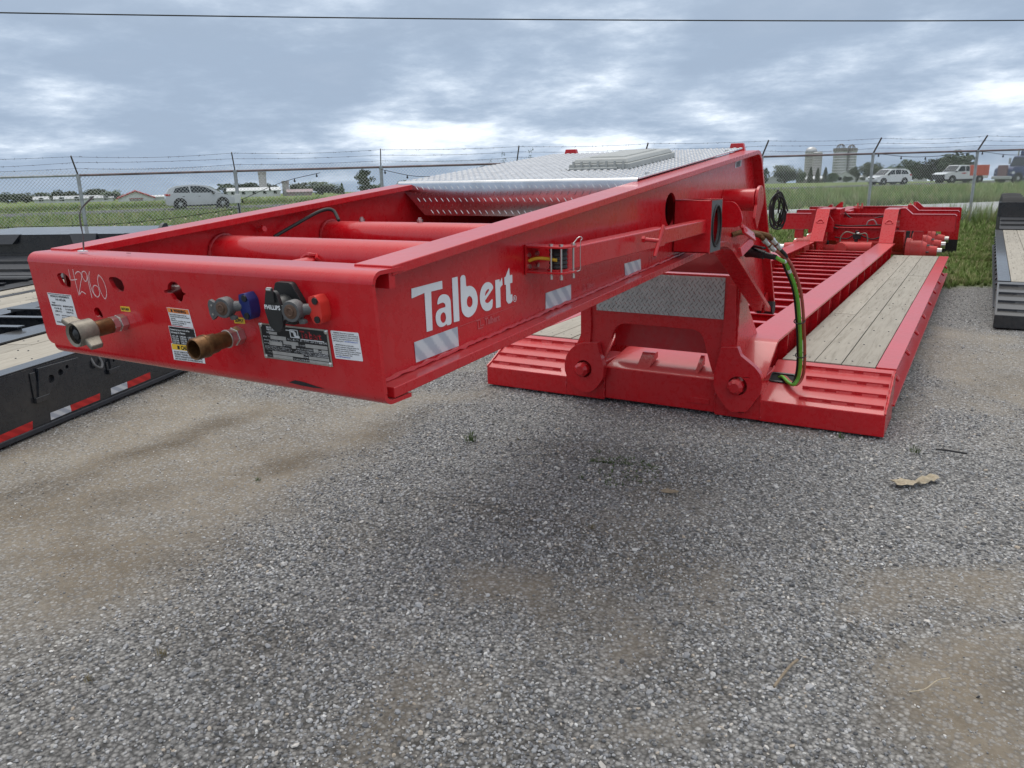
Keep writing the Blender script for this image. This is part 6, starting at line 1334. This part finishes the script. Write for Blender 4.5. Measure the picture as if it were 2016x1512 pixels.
silo(1650, 265, 23, 292, 356, 'silo_steel', 'wider grey silo of the twin pair above the farmhouse', 'flat', True); silo(1671, 268, 19, 292, 356, 'silo_steel', 'narrower grey silo of the twin pair above the farmhouse', 'flat', True)
silo(517, 275, 13.5, 338, 380, 'stave', 'single tan silo rising behind the long white farm building', 'flat'); silo(561, 262, 12, 356, 380, 'stave', 'short stub silo beside the faded pinkish barn', 'flat')
# ------------------------------------------------------------------ trees
m, t, b = new_mat('foliage'); oi = N(t, 'ShaderNodeObjectInfo').outputs['Random']; nz = noise_tex(t, coords(t), 2.2, 3, .6)
c1_ = ramp(t, nz, [(.3, (.055, .080, .042)), (.55, (.085, .115, .060)), (.75, (.125, .155, .082))]); hs = N(t, 'ShaderNodeHueSaturation'); L(t, c1_, hs.inputs['Color'])  # leaf greens paled and dulled, distance haze put into the colour
L(t, M(t, 'ADD', M(t, 'MULTIPLY', oi, .5), .70), hs.inputs['Value']); L(t, M(t, 'ADD', M(t, 'MULTIPLY', oi, .05), .475), hs.inputs['Hue']); L(t, hs.outputs[0], b.inputs['Base Color']); b.inputs['Roughness'].default_value = .8
def crown_mesh(kind, seed):
    rd_ = random.Random(seed); mb = MB()
    def leafs(c, rr, n, sz):
        for _ in range(n):
            d = Vector((rd_.gauss(0, 1), rd_.gauss(0, 1), rd_.gauss(0, 1))).normalized()*rr*rd_.random()**.45; p = c+d
            u = Vector((rd_.gauss(0, 1), rd_.gauss(0, 1), rd_.gauss(0, 1))).normalized(); v = u.orthogonal().normalized()*sz*rd_.uniform(.6, 1.2); u = u*sz*rd_.uniform(.6, 1.2)
            mb.poly([p-u-v*.6, p+u*.2-v, p+u+v*.5, p-u*.3+v])
    if kind == 'round':
        for i in range(46):
            a, e = rd_.uniform(0, 6.28), math.asin(rd_.uniform(-.95, 1)); k = rd_.uniform(.35, 1.0)
            c = Vector((.40*k*math.cos(a)*math.cos(e), .40*k*math.sin(a)*math.cos(e), .50+.42*k*math.sin(e))); leafs(c, rd_.uniform(.11, .19), 60, .034)
    elif kind == 'tall':
        for i in range(32):
            z = rd_.uniform(.12, .98); r = .30*math.sin(math.pi*min(1, max(.05, (z-.1)/.95)))**.7; a = rd_.uniform(0, 6.28); k = rd_.uniform(.2, 1)
            leafs(Vector((r*k*math.cos(a), r*k*math.sin(a), z)), rd_.uniform(.08, .14), 60, .030)
    elif kind == 'sapling':
        for i in range(26):
            z = rd_.uniform(.45, 1.0); a = rd_.uniform(0, 6.28); r = rd_.uniform(0, .34)*(1.15-z*.6); leafs(Vector((r*math.cos(a), r*math.sin(a), z)), .045, 9, .012)
    else:
        for i in range(26):
            z = .08+.90*i/26; r = .26*(1-z)**.85+.01
            for j in range(5): a = rd_.uniform(0, 6.28); leafs(Vector((r*.6*math.cos(a), r*.6*math.sin(a), z)), r*.55+.01, 14, .028)
    me = bpy.data.meshes.new('crown'); mb.bm.to_mesh(me); mb.bm.free(); me.materials.append(MATS['foliage']); return me
CR_ = {'round': [crown_mesh('round', i) for i in (1, 2, 3)], 'tall': [crown_mesh('tall', i) for i in (4, 5)], 'conifer': [crown_mesh('conifer', 6)], 'sapling': [crown_mesh('sapling', 8), crown_mesh('sapling', 9)]}
mb = MB(); mb.tube([(0, 0, -.05), (.01, 0, .2), (-.01, .01, .42), (.0, 0, .7)], [.035, .025, .018, .006], 8)
for a in range(0, 360, 60): mb.tube([(0, 0, .3+a*.0006), (.12*math.cos(R(a)), .12*math.sin(R(a)), .5+a*.0004), (.22*math.cos(R(a)), .22*math.sin(R(a)), .66)], [.014, .008, .003], 5)
TRM = bpy.data.meshes.new('trunk'); mb.bm.to_mesh(TRM); mb.bm.free(); TRM.materials.append(MATS['bark'])
kc = 0
def tree(px, d, top_py, wpx, kind, label, lift=0):
    global kc
    c = at_dist(px, d); r0 = ray(px, top_py); zt = CAM_H+r0.z/math.hypot(r0.x, r0.y)*d; h = zt-c.z; w = wpx*d/F_PX
    if kind == 'conifer': kx = w/.50
    elif kind == 'tall': kx = w/.72
    else: kx = w/.98
    r_ = empty('conifer_tree' if kind == 'conifer' else 'tree', tuple(c), label=label, cat='tree', group='trees around the far farms')
    for nm, me in (('trunk', TRM), ('crown', CR_[kind][kc % len(CR_[kind])])):
        o = bpy.data.objects.new(nm, me); COL.objects.link(o); o.parent = r_; o.scale = (kx, kx, h); o.rotation_euler = (0, 0, kc*1.3)
    kc += 1
for a in (
    (8, 300, 379, 46, 'round', 'tree at the left end of the far tree row beyond the sheds'), (44, 310, 379, 40, 'round', 'low tree in the far row left of the small pale shed'), (80, 290, 378, 34, 'round', 'rounded tree directly behind the small pale shed'),
    (118, 250, 374, 48, 'round', 'broad tree rising over the left end of the long pale shed'), (146, 265, 380, 30, 'round', 'small tree beside the broad one over the long pale shed'), (186, 260, 371, 44, 'round', 'dense tree between the long pale shed and the white barn'), (217, 240, 374, 42, 'round', 'grey-green tree touching the left side of the white barn'),
    (440, 320, 362, 36, 'tall', 'slim tree seen past the nose of the silver car'), (480, 330, 359, 70, 'round', 'tree row behind the long white farm building'), (532, 330, 361, 40, 'round', 'tree between the single tan silo and the stub silo'),
    (590, 300, 359, 60, 'round', 'broad tree behind the faded pinkish barn'), (632, 270, 356, 66, 'round', 'large dense tree right of the faded pinkish barn'), (672, 265, 359, 10, 'conifer', 'dark conifer right of the large dense tree'), (665, 300, 367, 30, 'round', 'low tree beside the dark conifer'),
    (717, 210, 336, 38, 'tall', 'lone leafy tree standing clear beside the fence post'), (744, 290, 361, 34, 'round', 'low yellowish bush right of the lone leafy tree'), (800, 330, 354, 60, 'round', 'far tree peeking over the edge of the gooseneck'),
    (992, 60, 300, 26, 'sapling', 'sapling top showing just above the diamond plate cover'), (967, 66, 313, 26, 'sapling', 'shrub top left of the sapling above the diamond plate cover'), (1046, 58, 293, 34, 'sapling', 'thin branchy sapling above the far edge of the plate cover'),
    (1545, 200, 323, 58, 'round', 'round bushy tree left of the tan silos'), (1576, 215, 336, 20, 'round', 'small bush leaning out from the round bushy tree'), (1508, 220, 332, 16, 'tall', 'narrow tree beside the rear edge of the gooseneck'),
    (1595, 215, 328, 12, 'conifer', 'conifer in front of the domed tan silo'), (1609, 218, 330, 11, 'conifer', 'slim conifer in front of the low-capped silo'), (1624, 214, 328, 13, 'conifer', 'conifer standing between the tan and the grey silos'), (1639, 212, 340, 22, 'round', 'dark round bush below the wider grey silo'), (1667, 205, 346, 20, 'round', 'dark bush in front of the white farmhouse'),
    (1679, 240, 327, 26, 'round', 'tree rising behind the white farmhouse'), (1714, 235, 318, 46, 'round', 'rounded tree right of the farmhouse behind the fence post'), (1748, 225, 325, 28, 'round', 'low dark tree behind the white sport utility car'),
    (1790, 215, 313, 58, 'round', 'tree at the left end of the tall row behind the pickup'), (1834, 205, 310, 60, 'round', 'middle tree of the tall row behind the pickup'), (1882, 195, 297, 62, 'round', 'tallest tree of the row directly behind the pickup'), (1905, 225, 318, 40, 'round', 'tree half hidden by the orange cargo box'), (1760, 260, 338, 40, 'round', 'distant low tree behind the white sport utility car')):
    tree(*a)
